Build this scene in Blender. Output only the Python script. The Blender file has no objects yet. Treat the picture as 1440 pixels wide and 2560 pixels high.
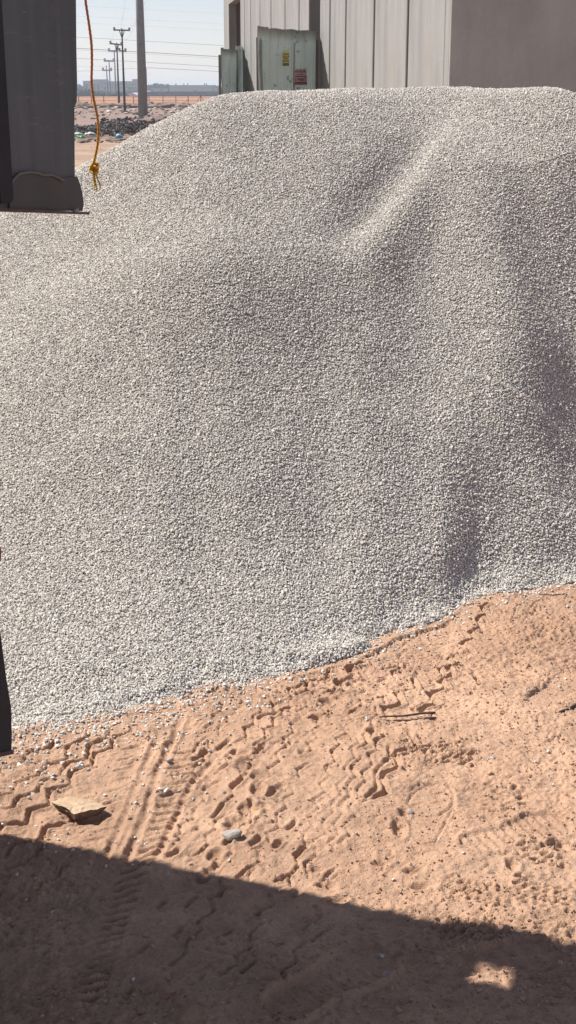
import bpy, bmesh, math, random
import numpy as np, time
from mathutils import Vector, Matrix
rng = np.random.default_rng(7); random.seed(7)
SC = bpy.context.scene
R_ = math.radians

# ------------------------------------------------------------ camera
FPX = 3350.0; PITCH = math.atan(1050.0/FPX); EYE = 1.6
cam_d = bpy.data.cameras.new('camera'); cam = bpy.data.objects.new('camera', cam_d)
SC.collection.objects.link(cam); SC.camera = cam
cam.location = (0, 0, EYE); cam.rotation_euler = (math.pi/2-PITCH, 0, 0)
cam_d.sensor_fit = 'VERTICAL'; cam_d.sensor_height = 24; cam_d.lens = FPX/2560*24
cam_d.clip_start = 0.05; cam_d.clip_end = 9000

# ------------------------------------------------------------ light
SUN_EL = R_(49.5); SUN_AZ = (-0.935, 0.354)          # horizontal direction towards the sun
n_ = math.hypot(*SUN_AZ); SX, SY = SUN_AZ[0]/n_, SUN_AZ[1]/n_
SUNV = Vector((SX*math.cos(SUN_EL), SY*math.cos(SUN_EL), math.sin(SUN_EL)))
sun_d = bpy.data.lights.new('sun', 'SUN'); sun = bpy.data.objects.new('sun', sun_d); SC.collection.objects.link(sun)
sun_d.energy = 5.0; sun_d.angle = R_(0.55); sun_d.color = (1.0, 0.955, 0.90)
sun.rotation_euler = SUNV.to_track_quat('Z', 'Y').to_euler()
W = bpy.data.worlds.new('World'); SC.world = W; W.use_nodes = True
wn = W.node_tree.nodes; wl = W.node_tree.links
sky = wn.new('ShaderNodeTexSky'); sky.sky_type = 'NISHITA'; sky.sun_disc = False
sky.sun_elevation = SUN_EL; sky.sun_rotation = math.atan2(SX, SY)
sky.air_density = 1.0; sky.dust_density = .1; sky.ozone_density = 2.0; sky.altitude = 50
bg = wn['Background']; bg.inputs['Strength'].default_value = 0.075
hs_ = wn.new('ShaderNodeHueSaturation'); hs_.inputs['Saturation'].default_value = .66; wl.new(sky.outputs[0], hs_.inputs['Color'])   # dusty air: paler than the clear-sky model
tn_ = wn.new('ShaderNodeMix'); tn_.data_type = 'RGBA'; tn_.blend_type = 'MULTIPLY'; tn_.inputs[0].default_value = 1; tn_.inputs[7].default_value = (1.03, .97, 1.06, 1)
wl.new(hs_.outputs[0], tn_.inputs[6]); wl.new(tn_.outputs[2], bg.inputs['Color'])
SC.view_settings.view_transform = 'Standard'; SC.view_settings.look = 'None'
SC.view_settings.gamma = 1; SC.view_settings.use_curve_mapping = False
SC.view_settings.exposure = 0.66
try:
    SC.cycles.volume_step_rate = 1; SC.cycles.max_bounces = 6; SC.cycles.volume_bounces = 0
except Exception: pass

# ------------------------------------------------------------ pixel -> place helpers (used only to find where things stand)
cp, sp = math.cos(PITCH), math.sin(PITCH)
def ray(px, py):
    a = (px-720)/FPX; b = (1280-py)/FPX
    return np.array([a, cp+b*sp, -sp+b*cp])
def at(px, py, z=0.0):
    d = ray(px, py); t = (z-EYE)/d[2]; return np.array([d[0]*t, d[1]*t, z])
def atY(px, py, Y):
    d = ray(px, py); t = Y/d[1]; return np.array([d[0]*t, Y, EYE+d[2]*t])
def pathpx(pts): return np.array([at(x, y)[:2] for x, y in pts])

# ------------------------------------------------------------ object helpers
def link(o, parent=None):
    SC.collection.objects.link(o)
    if parent is not None: o.parent = parent
    return o
def props(o, label=None, cat=None, group=None, kind=None):
    if label: o['label'] = label
    if cat: o['category'] = cat
    if group: o['group'] = group
    if kind: o['kind'] = kind
    return o
def thing(name, label, cat, loc=(0, 0, 0), rotz=0, group=None):
    o = link(bpy.data.objects.new(name, None)); o.location = loc; o.rotation_euler = (0, 0, rotz)
    o.empty_display_size = 0.1
    return props(o, label, cat, group)
def from_bm(name, bm, mat, parent=None, smooth=False):
    me = bpy.data.meshes.new(name); bm.to_mesh(me); bm.free()
    if mat: me.materials.append(mat)
    if smooth: me.polygons.foreach_set('use_smooth', [True]*len(me.polygons))
    return link(bpy.data.objects.new(name, me), parent)
def from_np(name, co, faces, mat, parent=None, smooth=False):
    me = bpy.data.meshes.new(name); me.from_pydata([tuple(c) for c in co], [], [tuple(f) for f in faces])
    if mat: me.materials.append(mat)
    if smooth: me.polygons.foreach_set('use_smooth', [True]*len(me.polygons))
    me.update(); return link(bpy.data.objects.new(name, me), parent)
def box(bm, c, s, rot=None):
    r = bmesh.ops.create_cube(bm, size=1.0)
    M = Matrix.Translation(Vector(c)) @ (rot if rot is not None else Matrix.Identity(4)) @ Matrix.Diagonal((s[0], s[1], s[2], 1))
    bmesh.ops.transform(bm, matrix=M, verts=r['verts']); return r['verts']
def bev(bm, w, seg=2):
    bmesh.ops.bevel(bm, geom=[e for e in bm.edges], offset=w, segments=seg, affect='EDGES', clamp_overlap=True)
def tube(bm, pts, rads, n=8, cap=True):
    pts = [Vector(p) for p in pts]
    if not hasattr(rads, '__len__'): rads = [rads]*len(pts)
    rads = [float(q) for q in rads]
    rings = []; up = None
    for i, p in enumerate(pts):
        t = (pts[min(i+1, len(pts)-1)]-pts[max(i-1, 0)])
        if t.length < 1e-9: t = Vector((0, 0, 1))
        t.normalize()
        if up is None:
            up = Vector((0, 0, 1)) if abs(t.z) < .9 else Vector((1, 0, 0))
        a = t.cross(up); a.normalize(); b = a.cross(t); b.normalize(); up = b
        rings.append([bm.verts.new(p+rads[i]*(math.cos(2*math.pi*k/n)*a+math.sin(2*math.pi*k/n)*b)) for k in range(n)])
    for i in range(len(rings)-1):
        for k in range(n):
            bm.faces.new((rings[i][k], rings[i][(k+1) % n], rings[i+1][(k+1) % n], rings[i+1][k]))
    if cap:
        bm.faces.new(rings[0][::-1]); bm.faces.new(rings[-1])
def prism(bm, poly, ax0, axu, axv, axn, th):
    """extrude 2-D polygon (u,v) by th along axn"""
    o, u, v, n = Vector(ax0), Vector(axu), Vector(axv), Vector(axn)
    f = [bm.verts.new(o+u*a+v*b) for a, b in poly]; g = [bm.verts.new(o+u*a+v*b+n*th) for a, b in poly]
    bm.faces.new(f); bm.faces.new(g[::-1])
    for i in range(len(poly)):
        j = (i+1) % len(poly); bm.faces.new((f[j], f[i], g[i], g[j]))
    bmesh.ops.recalc_face_normals(bm, faces=bm.faces)

# ------------------------------------------------------------ materials
ALB = .82   # overall reflectance of the dusty surfaces, balanced against the exposure
class Mat:
    def __init__(s, name, rough=0.9, spec=0.3, metal=0.0):
        s.m = bpy.data.materials.new(name); s.m.use_nodes = True; s.n = s.m.node_tree.nodes; s.l = s.m.node_tree.links
        s.b = s.n['Principled BSDF']; s.b.inputs['Roughness'].default_value = rough
        s.b.inputs['Specular IOR Level'].default_value = spec; s.b.inputs['Metallic'].default_value = metal
    def coord(s, kind='Object', scale=(1, 1, 1)):
        t = s.n.new('ShaderNodeTexCoord'); m = s.n.new('ShaderNodeMapping'); m.inputs['Scale'].default_value = scale
        s.l.new(t.outputs[kind], m.inputs['Vector']); return m.outputs[0]
    def noise(s, vec, scale, detail=4, rough=0.55):
        t = s.n.new('ShaderNodeTexNoise'); t.inputs['Scale'].default_value = scale; t.inputs['Detail'].default_value = detail
        t.inputs['Roughness'].default_value = rough; s.l.new(vec, t.inputs['Vector']); return t.outputs['Fac']
    def ramp(s, fac, stops):
        r = s.n.new('ShaderNodeValToRGB'); e = r.color_ramp.elements
        while len(e) < len(stops): e.new(0.5)
        for i, (p, c) in enumerate(stops):
            e[i].position = p; e[i].color = (c[0]*ALB, c[1]*ALB, c[2]*ALB, 1) if hasattr(c, '__len__') else (c, c, c, 1)
        s.l.new(fac, r.inputs[0]); return r.outputs[0]
    def mix(s, fac, a, b, mode='MIX'):
        x = s.n.new('ShaderNodeMix'); x.data_type = 'RGBA'; x.blend_type = mode
        for k, v in ((0, fac), (6, a), (7, b)):
            if isinstance(v, (int, float)): x.inputs[k].default_value = v
            elif isinstance(v, tuple): x.inputs[k].default_value = (*v, 1)
            else: s.l.new(v, x.inputs[k])
        return x.outputs[2]
    def math(s, op, a, b=0.0, c=0.0):
        x = s.n.new('ShaderNodeMath'); x.operation = op
        for k, v in ((0, a), (1, b), (2, c)):
            if isinstance(v, (int, float)): x.inputs[k].default_value = v
            else: s.l.new(v, x.inputs[k])
        return x.outputs[0]
    def color(s, c):
        if isinstance(c, tuple): s.b.inputs['Base Color'].default_value = (c[0]*ALB, c[1]*ALB, c[2]*ALB, 1)
        else: s.l.new(c, s.b.inputs['Base Color'])
        return s
    def bump(s, h, dist, strength=1.0):
        b = s.n.new('ShaderNodeBump'); b.inputs['Distance'].default_value = dist; b.inputs['Strength'].default_value = strength
        s.l.new(h, b.inputs['Height']); s.l.new(b.outputs[0], s.b.inputs['Normal']); return s
def mottled(name, c0, c1, scale=5, rough=.9, spec=.3, metal=0, bumpd=0.0, stretch=(1, 1, 1), detail=5):
    M = Mat(name, rough, spec, metal); v = M.coord('Object', stretch)
    f = M.noise(v, scale, detail, .6); M.color(M.ramp(f, [(.3, c0), (.7, c1)]))
    if bumpd: M.bump(M.noise(v, scale*4, 4, .6), bumpd)
    return M.m

# sand / desert ground: colours belong to places (near yard sand, pale track, grey-pink waste ground, orange field)
MS = Mat('sand', .95, .12)
v = MS.coord('Object')
sepn = MS.n.new('ShaderNodeSeparateXYZ'); MS.l.new(v, sepn.inputs[0])
ln = MS.math('LOGARITHM', MS.math('MAXIMUM', sepn.outputs[1], 1.0), 10.0)
fY = MS.math('MULTIPLY_ADD', MS.noise(v, .06, 5), .10, MS.math('DIVIDE', ln, 3.0))
def lg(y): return math.log10(y)/3+.05
zone = MS.ramp(fY, [(0.0, (.66, .428, .285)), (lg(16), (.60, .39, .265)), (lg(26), (.50, .36, .26)), (lg(48), (.46, .33, .245)), (lg(62), (.37, .275, .23)),
                    (lg(150), (.36, .26, .215)), (lg(186), (.50, .26, .14)), (lg(480), (.50, .26, .14)), (lg(600), (.20, .17, .15))])
mott = MS.mix(1.0, MS.ramp(MS.noise(v, 9, 6, .62), [(.3, .82), (.7, 1.08)]), MS.ramp(MS.noise(v, 1.7, 5, .6), [(.35, (1.07, 1.025, 1.0)), (.62, (1.28, 1.28, 1.28))]), 'MULTIPLY')
fine = MS.ramp(MS.noise(v, 160, 3, .7), [(.3, .84), (.7, 1.08)])
base = MS.mix(1.0, MS.mix(1.0, zone, mott, 'MULTIPLY'), fine, 'MULTIPLY')
farm = MS.ramp(MS.noise(MS.coord('Object', (.35, 1, 1)), .5, 6, .7), [(.35, .78), (.65, 1.1)])
base = MS.mix(1.0, base, farm, 'MULTIPLY')
MS.color(base)
MS.bump(MS.math('ADD', MS.noise(v, 260, 3, .7), MS.math('MULTIPLY', MS.noise(v, 70, 4, .7), 1.6)), .0034)
M_sand = MS.m
MC = Mat('sand_clod', .95, .1); vc = MC.coord('Object')
MC.color(MC.ramp(MC.noise(vc, 60, 4), [(.3, (.46, .30, .205)), (.7, (.56, .365, .25))])); M_clod = MC.m

# crushed stone
MG = Mat('crushed_stone', .85, .25)
oi = MG.n.new('ShaderNodeObjectInfo')
col = MG.ramp(oi.outputs['Random'], [(0, (.50, .458, .403)), (.10, (.62, .572, .505)), (.35, (.685, .635, .565)), (.6, (.72, .67, .597)), (.8, (.735, .68, .595)), (.93, (.76, .73, .67)), (1, (.83, .81, .76))])
col = MG.mix(1.0, col, MG.ramp(MG.noise(MG.coord('Object'), 1.6, 4), [(.3, .92), (.7, 1.04)]), 'MULTIPLY')
MG.color(col); M_stone = MG.m
M_stone_core = mottled('stone_bed', (.50, .47, .43), (.66, .62, .575), 90, bumpd=.006)

M_conc = None
def concrete(name, c0, c1, c2, sx):
    M = Mat(name, .88, .2); v = M.coord('Object'); v2 = M.coord('Object', (sx, sx, .35))
    a = M.ramp(M.noise(v, 1.1, 6, .65), [(.3, c0), (.7, c1)])
    st = M.ramp(M.noise(v2, 2.5, 5, .6), [(.35, .86), (.62, 1.04)])
    f = M.ramp(M.noise(v, 30, 4, .7), [(.3, .95), (.7, 1.03)])
    o = M.mix(1.0, M.mix(1.0, a, st, 'MULTIPLY'), f, 'MULTIPLY')
    o = M.mix(M.ramp(M.noise(v2, .9, 3), [(.58, 0.), (.75, .35)]), o, c2)
    M.color(o); M.bump(M.noise(v, 40, 4), .002); return M.m
M_conc = concrete('precast_concrete', (.265, .262, .248), (.325, .322, .306), (.34, .305, .265), 3)
M_conc2 = concrete('precast_concrete_plain', (.365, .36, .335), (.455, .45, .42), (.34, .33, .30), 1)
M_joint = mottled('joint_recess', (.16, .14, .125), (.22, .19, .17), 4)
M_dark = mottled('shaded_interior', (.05, .045, .042), (.08, .07, .065), 2)  # near-black colour carries the shade inside the wall openings

# galvanised/painted corrugated sheet
Mh = Mat('hoarding_sheet', .6, .4); v = Mh.coord('Object')
a = Mh.ramp(Mh.noise(v, 2.2, 5, .6), [(.3, (.40, .445, .43)), (.7, (.48, .525, .515))])
a = Mh.mix(Mh.ramp(Mh.noise(v, 9, 5, .7), [(.60, 0.), (.68, .8)]), a, (.12, .11, .10))
a = Mh.mix(Mh.ramp(Mh.noise(Mh.coord('Object', (1, 1, .6)), 3.5, 3, .5), [(.62, 0.), (.64, .55)]), a, (.42, .45, .44))
Mh.color(a); M_hoard = Mh.m

M_truck = Mat('truck_steel', .55, .45); v = M_truck.coord('Object')
M_truck.color(M_truck.mix(1.0, M_truck.ramp(M_truck.noise(v, 3, 6, .6), [(.3, (.070, .082, .095)), (.7, (.098, .112, .125))]),
              M_truck.ramp(M_truck.noise(M_truck.coord('Object', (30, 30, 1)), 1.2, 3), [(.35, .85), (.65, 1.1)]), 'MULTIPLY'))
_b = M_truck.b.inputs['Base Color'].links[0].from_socket
_s = M_truck.ramp(M_truck.noise(M_truck.coord('Object', (6, 6, 60)), 1.5, 5, .7), [(.60, 0.), (.70, .5)])
_d = M_truck.ramp(M_truck.noise(v, 7, 6, .75), [(.56, 0.), (.75, .45)])
M_truck.color(M_truck.mix(_d, M_truck.mix(_s, _b, (.16, .16, .16)), (.17, .145, .12)))
M_truck.bump(M_truck.noise(v, 150, 3), .0006); M_truck = M_truck.m
M_trucklow = mottled('truck_casting', (.078, .08, .078), (.10, .102, .098), 6, .7)
M_weld = mottled('weld_trace', (.15, .15, .14), (.20, .20, .19), 20, .7)
M_rust = mottled('rusty_lip', (.10, .065, .055), (.16, .11, .095), 25, .85)
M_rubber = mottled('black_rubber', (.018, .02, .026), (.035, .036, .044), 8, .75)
M_red = mottled('red_lens', (.28, .03, .03), (.34, .05, .05), 8, .3)
M_rim = mottled('wheel_steel', (.25, .25, .25), (.35, .35, .34), 6, .5)

# ------------------------------------------------------------ noise sampler (periodic, bilinear)
def spec_noise(N, beta, lo=1, hi=1e9, seed=0):
    r = np.random.default_rng(seed); k = np.fft.fftfreq(N)*N
    kk = np.hypot(k[:, None], k[None, :]); kk[0, 0] = 1
    A = kk**(-beta); A[(kk < lo) | (kk > hi)] = 0
    f = np.fft.ifft2(A*np.exp(2j*np.pi*r.random((N, N)))).real; return (f-f.mean())/f.std()
def samp(F, X, Y, L):
    N = F.shape[0]; u = (X/L*N) % N; w = (Y/L*N) % N
    i = np.floor(u).astype(int); j = np.floor(w).astype(int); a = u-i; b = w-j
    i %= N; j %= N; i1 = (i+1) % N; j1 = (j+1) % N
    return (F[i, j]*(1-a)+F[i1, j]*a)*(1-b)+(F[i, j1]*(1-a)+F[i1, j1]*a)*b
NF = spec_noise(1024, 1.5, 2, 400, 1); NM = spec_noise(512, 1.7, 1, 60, 2); NG = spec_noise(1024, 0.4, 60, 200, 3); NL = spec_noise(1024, .5, 22, 90, 4)

# ------------------------------------------------------------ the pile's height field
basepx = [(0, 1852), (100, 1835), (250, 1806), (430, 1772), (500, 1742), (600, 1722), (700, 1690), (800, 1652), (900, 1620), (1000, 1580), (1100, 1545), (1180, 1500), (1250, 1482), (1350, 1470), (1440, 1455)]
bb = [at(x, y) for x, y in basepx]
U0 = [b[0]/b[1] for b in bb]; Y0 = [b[1] for b in bb]
U0 = [-.85, -.60, -.45, -.33]+U0+[.33, .45, .65, .95]; Y0 = [5.2, 4.3, 3.7, 3.3]+Y0+[4.55, 4.85, 5.2, 5.6]
# silhouette: (px, py, crest distance)
silpx = [(0, 538, 6.0), (60, 510, 6.0), (130, 470, 6.02), (190, 430, 6.02), (250, 392, 6.05), (300, 362, 6.05), (380, 318, 6.05), (450, 280, 6.08), (500, 256, 6.1), (560, 236, 6.15), (640, 229, 6.2), (760, 224, 6.25), (900, 220, 6.3),
         (1000, 218, 6.35), (1120, 215, 6.4), (1200, 216, 6.3), (1260, 216, 6.2), (1340, 214, 6.15), (1400, 220, 6.1), (1440, 234, 6.05)]
ss = [atY(x, y, Y) for x, y, Y in silpx]
U1 = [s[0]/s[1] for s in ss]; Y1 = [s[1] for s in ss]; Z1 = [s[2] for s in ss]
dz = (Z1[-1]-Z1[-3])/(U1[-1]-U1[-3])
U1 = [-.85, -.55, -.42, -.30]+U1+[.26, .33, .42, .60, .95]; Y1 = [6.4, 6.1, 6.0, 6.0]+Y1+[6.0, 6.0, 6.1, 6.3, 6.5]
Z1 = [.02, .10, .35, .72]+Z1+[1.50, 1.42, 1.45, 1.1, .05]
ug = np.linspace(-.9, 1.0, 1901)
def gs(a, s):
    k = np.arange(-4*s, 4*s+1); g = np.exp(-.5*(k/s)**2); g /= g.sum()
    return np.convolve(np.pad(a, 4*s, mode='edge'), g, mode='valid')
Y0t = gs(np.interp(ug, U0, Y0), 4); Y1t = gs(np.interp(ug, U1, Y1), 14); Z1t = gs(np.interp(ug, U1, Z1), 5)
tt = np.linspace(0, 1, 201)
def prof(slopes):
    s = np.interp(tt, [a for a, _ in slopes], [b for _, b in slopes]); c = np.concatenate([[0], np.cumsum((s[1:]+s[:-1])/2)]); return c/c[-1]
PR = [prof([(0, .3), (.06, .6), (.2, .75), (.34, 1.12), (.50, 1.15), (.58, .92), (.66, .7), (.74, .8), (.9, .9), (.97, .7), (1, .25)]),
      prof([(0, .3), (.05, .6), (.14, .7), (.28, 1.1), (.55, 1.15), (.66, .98), (.8, .9), (.93, .8), (1, .2)]),
      prof([(0, .3), (.04, .6), (.08, 1.05), (.5, 1.0), (.85, .95), (.95, .8), (1, .2)])]
PU = [-.16, .03, .14]
def base_h(X, Y):
    u = X/Y; y0 = np.interp(u, ug, Y0t); y1 = np.interp(u, ug, Y1t); z1 = np.interp(u, ug, Z1t)
    t = (Y-y0)/(y1-y0); tc = np.clip(t, 0, 1)
    P = [np.interp(tc, tt, p) for p in PR]
    w1 = np.clip((u-PU[0])/(PU[1]-PU[0]), 0, 1); w2 = np.clip((u-PU[1])/(PU[2]-PU[1]), 0, 1)
    S = P[0]*(1-w1)+P[1]*w1; S = S*(1-w2)+P[2]*w2
    up = z1*S+np.minimum(t, 0)*.9
    over = Y-y1; dn = z1-(np.sqrt(over**2+.35**2)-.35)*.66
    return np.where(t <= 1, up, dn)
def hit(px, py, H):
    d = ray(px, py); ts = np.linspace(2, 14, 2400)
    X, Y, Z = d[0]*ts, d[1]*ts, EYE+d[2]*ts
    b = Z <= np.maximum(H(X, Y), 0); i = np.argmax(b) if b.any() else -1
    return np.array([X[i], Y[i]])
def segdist(X, Y, P, Q):
    d = Q-P; L2 = (d**2).sum()+1e-12; t = np.clip(((X-P[0])*d[0]+(Y-P[1])*d[1])/L2, 0, 1)
    return np.hypot(X-P[0]-t*d[0], Y-P[1]-t*d[1]), t
def polydist(X, Y, pts):
    D = np.full(np.shape(X), 1e9); S = np.zeros(np.shape(X)); acc = 0; tot = sum(np.hypot(*(pts[i+1]-pts[i])) for i in range(len(pts)-1))
    for i in range(len(pts)-1):
        d, t = segdist(X, Y, pts[i], pts[i+1]); L = np.hypot(*(pts[i+1]-pts[i])); m = d < D
        D = np.where(m, d, D); S = np.where(m, acc+t*L, S); acc += L
    return D, S/tot
FEAT = [  # polyline in the photograph, amplitude, width
    ([(1135, 300), (1180, 450), (1230, 620), (1285, 830), (1265, 980), (1200, 1110), (1110, 1190)], .085, .17),
    ([(1430, 380), (1520, 820), (1570, 1120), (1500, 1400)], -.18, .42),
    ([(1200, 265), (1300, 330), (1340, 450)], -.02, .16),
    ([(1110, 310), (1000, 430), (900, 545), (820, 650)], -.05, .095),
    ([(1150, 300), (1060, 440), (970, 580), (880, 720)], .046, .11),
    ([(1000, 730), (780, 690), (500, 690), (250, 708), (60, 770), (-60, 840)], .022, .17),
    ([(900, 960), (560, 900), (350, 880), (60, 960)], -.025, .25),
    ([(230, 455), (120, 480), (0, 560)], .02, .12),
]
FE = [(np.array([hit(x, y, base_h) for x, y in p]), a, w) for p, a, w in FEAT]
def pile_h(X, Y):
    h = base_h(X, Y); m = np.clip(h/.25, 0, 1)
    for P, a, w in FE:
        D, S = polydist(X, Y, P); h = h+a*np.exp(-(D/w)**2)*np.sin(np.clip(S*2.6+.04, 0, 1)*np.pi/2)*np.sin(np.clip((1-S)*2.2, 0, 1)*np.pi/2)*m
    h = h+.006*samp(NM, X+3.1, Y, 4.5)*m+.0022*samp(NM, X, Y+1.7, .9)*np.clip(h/.1+.3, 0, 1)
    h = h+(.005*samp(NM, X, Y, .55)+.005*samp(NF, X, Y, .8))*np.exp(-np.abs(h)/.05)
    return h

# ------------------------------------------------------------ ground with tracks and prints
xs = np.arange(-.95, .955, .0037); ys = np.arange(1.93, 4.48, .0037)
def grow(a, end, f=1.16, s=.0055):
    o = []
    while abs(a) < end and len(o) < 400:
        s *= f; a += s; o.append(a)
    return o
gx = grow(xs[-1], 5000); lx = [-q for q in grow(-xs[0], 5000)][::-1]
gy = grow(ys[-1], 6500, 1.10)
ly = []; a_, s_ = ys[0], .0055
while a_ > -400: s_ *= 1.2; a_ -= s_; ly.append(a_)
XS = np.array(lx+list(xs)+gx); YS = np.array(ly[::-1]+list(ys)+gy)
GX, GY = np.meshgrid(XS, YS, indexing='ij')
near = np.clip((np.array(9.)-np.hypot(GX, GY-3))/4, 0, 1)
GZ = near*(.0062*samp(NF, GX, GY, 3.1)+.006*samp(NM, GX, GY, 2.0))
rough_ = np.clip(.8+.55*samp(NM, GX+1, GY, 1.4), .15, 2.0)
GZ += near*.0010*samp(NG, GX, GY, 1.9)*rough_
l_ = samp(NL, GX, GY*.8, 1.9); GZ += near*.0008*np.sign(l_)*np.abs(l_)**1.3*rough_
far = 1-near
GZ += far*np.clip((GY-9)/50, 0, 1)*.09*samp(NM, GX, GY, 60)*np.clip((400-GY)/100, 0, 1)
GZ -= far*.02
i0, i1 = len(lx), len(lx)+len(xs); j0, j1 = len(ly), len(ly)+len(ys)
sx_, sy_ = xs, ys
def window(pts, pad):
    pts = np.asarray(pts); x0, y0 = pts.min(0)-pad; x1, y1 = pts.max(0)+pad
    a, b = np.searchsorted(XS, [x0, x1]); c, d = np.searchsorted(YS, [y0, y1]); return slice(a, b), slice(c, d)
def carve(pts, w, depth, rim=.3, taper=True, sharp=4.0):
    depth = depth*.74; pts = np.asarray(pts); s = window(pts, w*3); X, Y = GX[s], GY[s]
    if X.size == 0: return
    wob = .22*w*samp(NM, X, Y, .12)
    D, S = polydist(X+wob, Y+wob, pts); e = np.ones_like(S)
    if taper: e = np.clip(S*8+.3, 0, 1)*np.clip((1-S)*8+.3, 0, 1)
    q = D/w; e = e*np.clip(.95+.25*samp(NM, X+.7, Y+.2, .5), .5, 1.4)
    GZ[s] += e*(-depth*np.exp(-np.clip(q, 0, 5)**sharp)+rim*depth*np.exp(-((q-1.7)/.55)**2))
def zig(pxpts, step, amp, w, depth, rim=.35, gap=0.0):
    amp *= 1.45; w *= .78; P = pathpx(pxpts); seg = np.hypot(*np.diff(P, axis=0).T); cum = np.concatenate([[0], np.cumsum(seg)])
    n = max(2, int(cum[-1]/step)); out = []
    for k in range(n+1):
        s = cum[-1]*k/n; x = np.interp(s, cum, P[:, 0]); y = np.interp(s, cum, P[:, 1])
        x2 = np.interp(s+.01, cum, P[:, 0]) - np.interp(s-.01, cum, P[:, 0]); y2 = np.interp(s+.01, cum, P[:, 1])-np.interp(s-.01, cum, P[:, 1])
        L = math.hypot(x2, y2)+1e-9; nx, ny = -y2/L, x2/L; a = amp*(1 if k % 2 else -1)*random.uniform(.75, 1.2)
        out.append((x+nx*a+random.uniform(-.002, .002), y+ny*a))
    if gap:
        for k in range(n):
            if random.random() > gap: carve(out[k:k+2], w*random.uniform(.8, 1.2), depth*random.uniform(.7, 1.2), rim, False, 7.0)
    else: carve(out, w, depth, rim, True, 7.0)
def pit(px, py, wpx, hpx, depth, ang=0.0):
    c = at(px, py)[:2]; sc = 1/(FPX/math.hypot(c[1], EYE)); a = wpx*sc/2; b = hpx*sc/2*math.hypot(c[1], EYE)/EYE
    s = window([c], max(a, b)*3); X, Y = GX[s]-c[0], GY[s]-c[1]
    ca, sa = math.cos(ang), math.sin(ang); x = (X*ca+Y*sa)/a; y = (-X*sa+Y*ca)/b
    q = np.hypot(x, y)*(1+.22*samp(NM, GX[s], GY[s], .3)); depth *= .72; GZ[s] += -depth*np.exp(-q**4)+.3*depth*np.exp(-((q-1.5)/.35)**2)
# big lug zigzags
zig([(1232, 1500), (1200, 1555), (1160, 1618)], .045, .013, .0078, .018)
zig([(1150, 1635), (1110, 1705), (1060, 1800)], .050, .015, .0090, .022)
zig([(1145, 1610), (1120, 1655), (1060, 1740), (1040, 1795)], .045, .010, .006, .010, gap=.2)
zig([(1045, 1700), (1000, 1745), (960, 1800)], .05, .012, .009, .015, gap=.15)
zig([(1040, 1845), (995, 1905), (935, 2010)], .055, .013, .0082, .018)
zig([(985, 1870), (950, 1930), (915, 2010)], .06, .008, .008, .013)
zig([(1000, 1640), (930, 1720), (880, 1790)], .05, .012, .006, .008, gap=.35)
zig([(905, 1640), (870, 1690), (830, 1745), (790, 1825)], .045, .014, .010, .016, gap=.2)
zig([(830, 1670), (760, 1720), (700, 1790)], .05, .012, .008, .012, gap=.3)
zig([(775, 1690), (700, 1765), (640, 1830)], .05, .012, .007, .009, gap=.35)
# left zigzag family
for pts, d in (([(345, 1822), (280, 1868), (215, 1918), (140, 1975), (60, 2045), (-20, 2090)], .012), ([(290, 1840), (200, 1900), (130, 1945), (50, 2000), (-20, 2035)], .010),
               ([(235, 1835), (155, 1900), (90, 1935), (-20, 2000)], .009), ([(150, 1850), (60, 1900), (-20, 1945)], .007), ([(200, 2025), (110, 2080), (0, 2130)], .012)):
    zig(pts, .045, .011, .0075, d)
for a_, b_ in (((700, 1715), (415, 2125)), ((762, 1700), (498, 2135)), ((800, 1690), (560, 2160)), ((852, 1690), (622, 2195)), ((932, 1650), (722, 2205)), ((1000, 1650), (830, 2110)), ((560, 1768), (425, 1960)), ((610, 1750), (470, 1960)),
               ((960, 1830), (860, 2110)), ((900, 1850), (760, 2180)), ((560, 2200), (420, 2440)), ((680, 2230), (560, 2450)), ((800, 2260), (700, 2470)), ((120, 2110), (-20, 2200)), ((160, 2160), (20, 2300))):
    mx = ((a_[0]+b_[0])/2+random.uniform(-12, 12), (a_[1]+b_[1])/2)
    zig([a_, mx, b_], random.uniform(.034, .042), .0062, .0058, random.uniform(.004, .0075), gap=.12)
# smooth grooves of one narrow tyre and the ladder between them
carve(pathpx([(455, 1795), (440, 1840), (400, 1930), (360, 2040), (315, 2160)]), .009, .012, .55, sharp=2.2)
carve(pathpx([(398, 1850), (352, 1945), (305, 2050), (262, 2150)]), .008, .009, .45, sharp=2.2)
carve(pathpx([(545, 1900), (490, 1955), (450, 2010), (415, 2090), (390, 2150)]), .008, .010, .4, sharp=2.2)
for k in range(15):
    y = 1890+k*19; xa = np.interp(y, [1890, 2160], [425, 335]); xb = np.interp(y, [1890, 2160], [530, 400])
    carve(pathpx([(xa+6, y+6), ((xa+xb)/2, y+random.uniform(-3, 1)), (xb-4, y-7)]), .0052, .0085, .5)
for k in range(17):
    y = 2170+k*20; xc = np.interp(y, [2170, 2500], [335, 215])
    carve(pathpx([(xc-35, y+9), (xc, y+3), (xc+32, y-7)]), .0065, .012, .5)
for k in range(10):
    y = 1880+k*24; xc = np.interp(y, [1880, 2110], [330, 240])
    carve(pathpx([(xc-26, y+6), (xc+22, y-5)]), .005, .006, .4)
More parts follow.
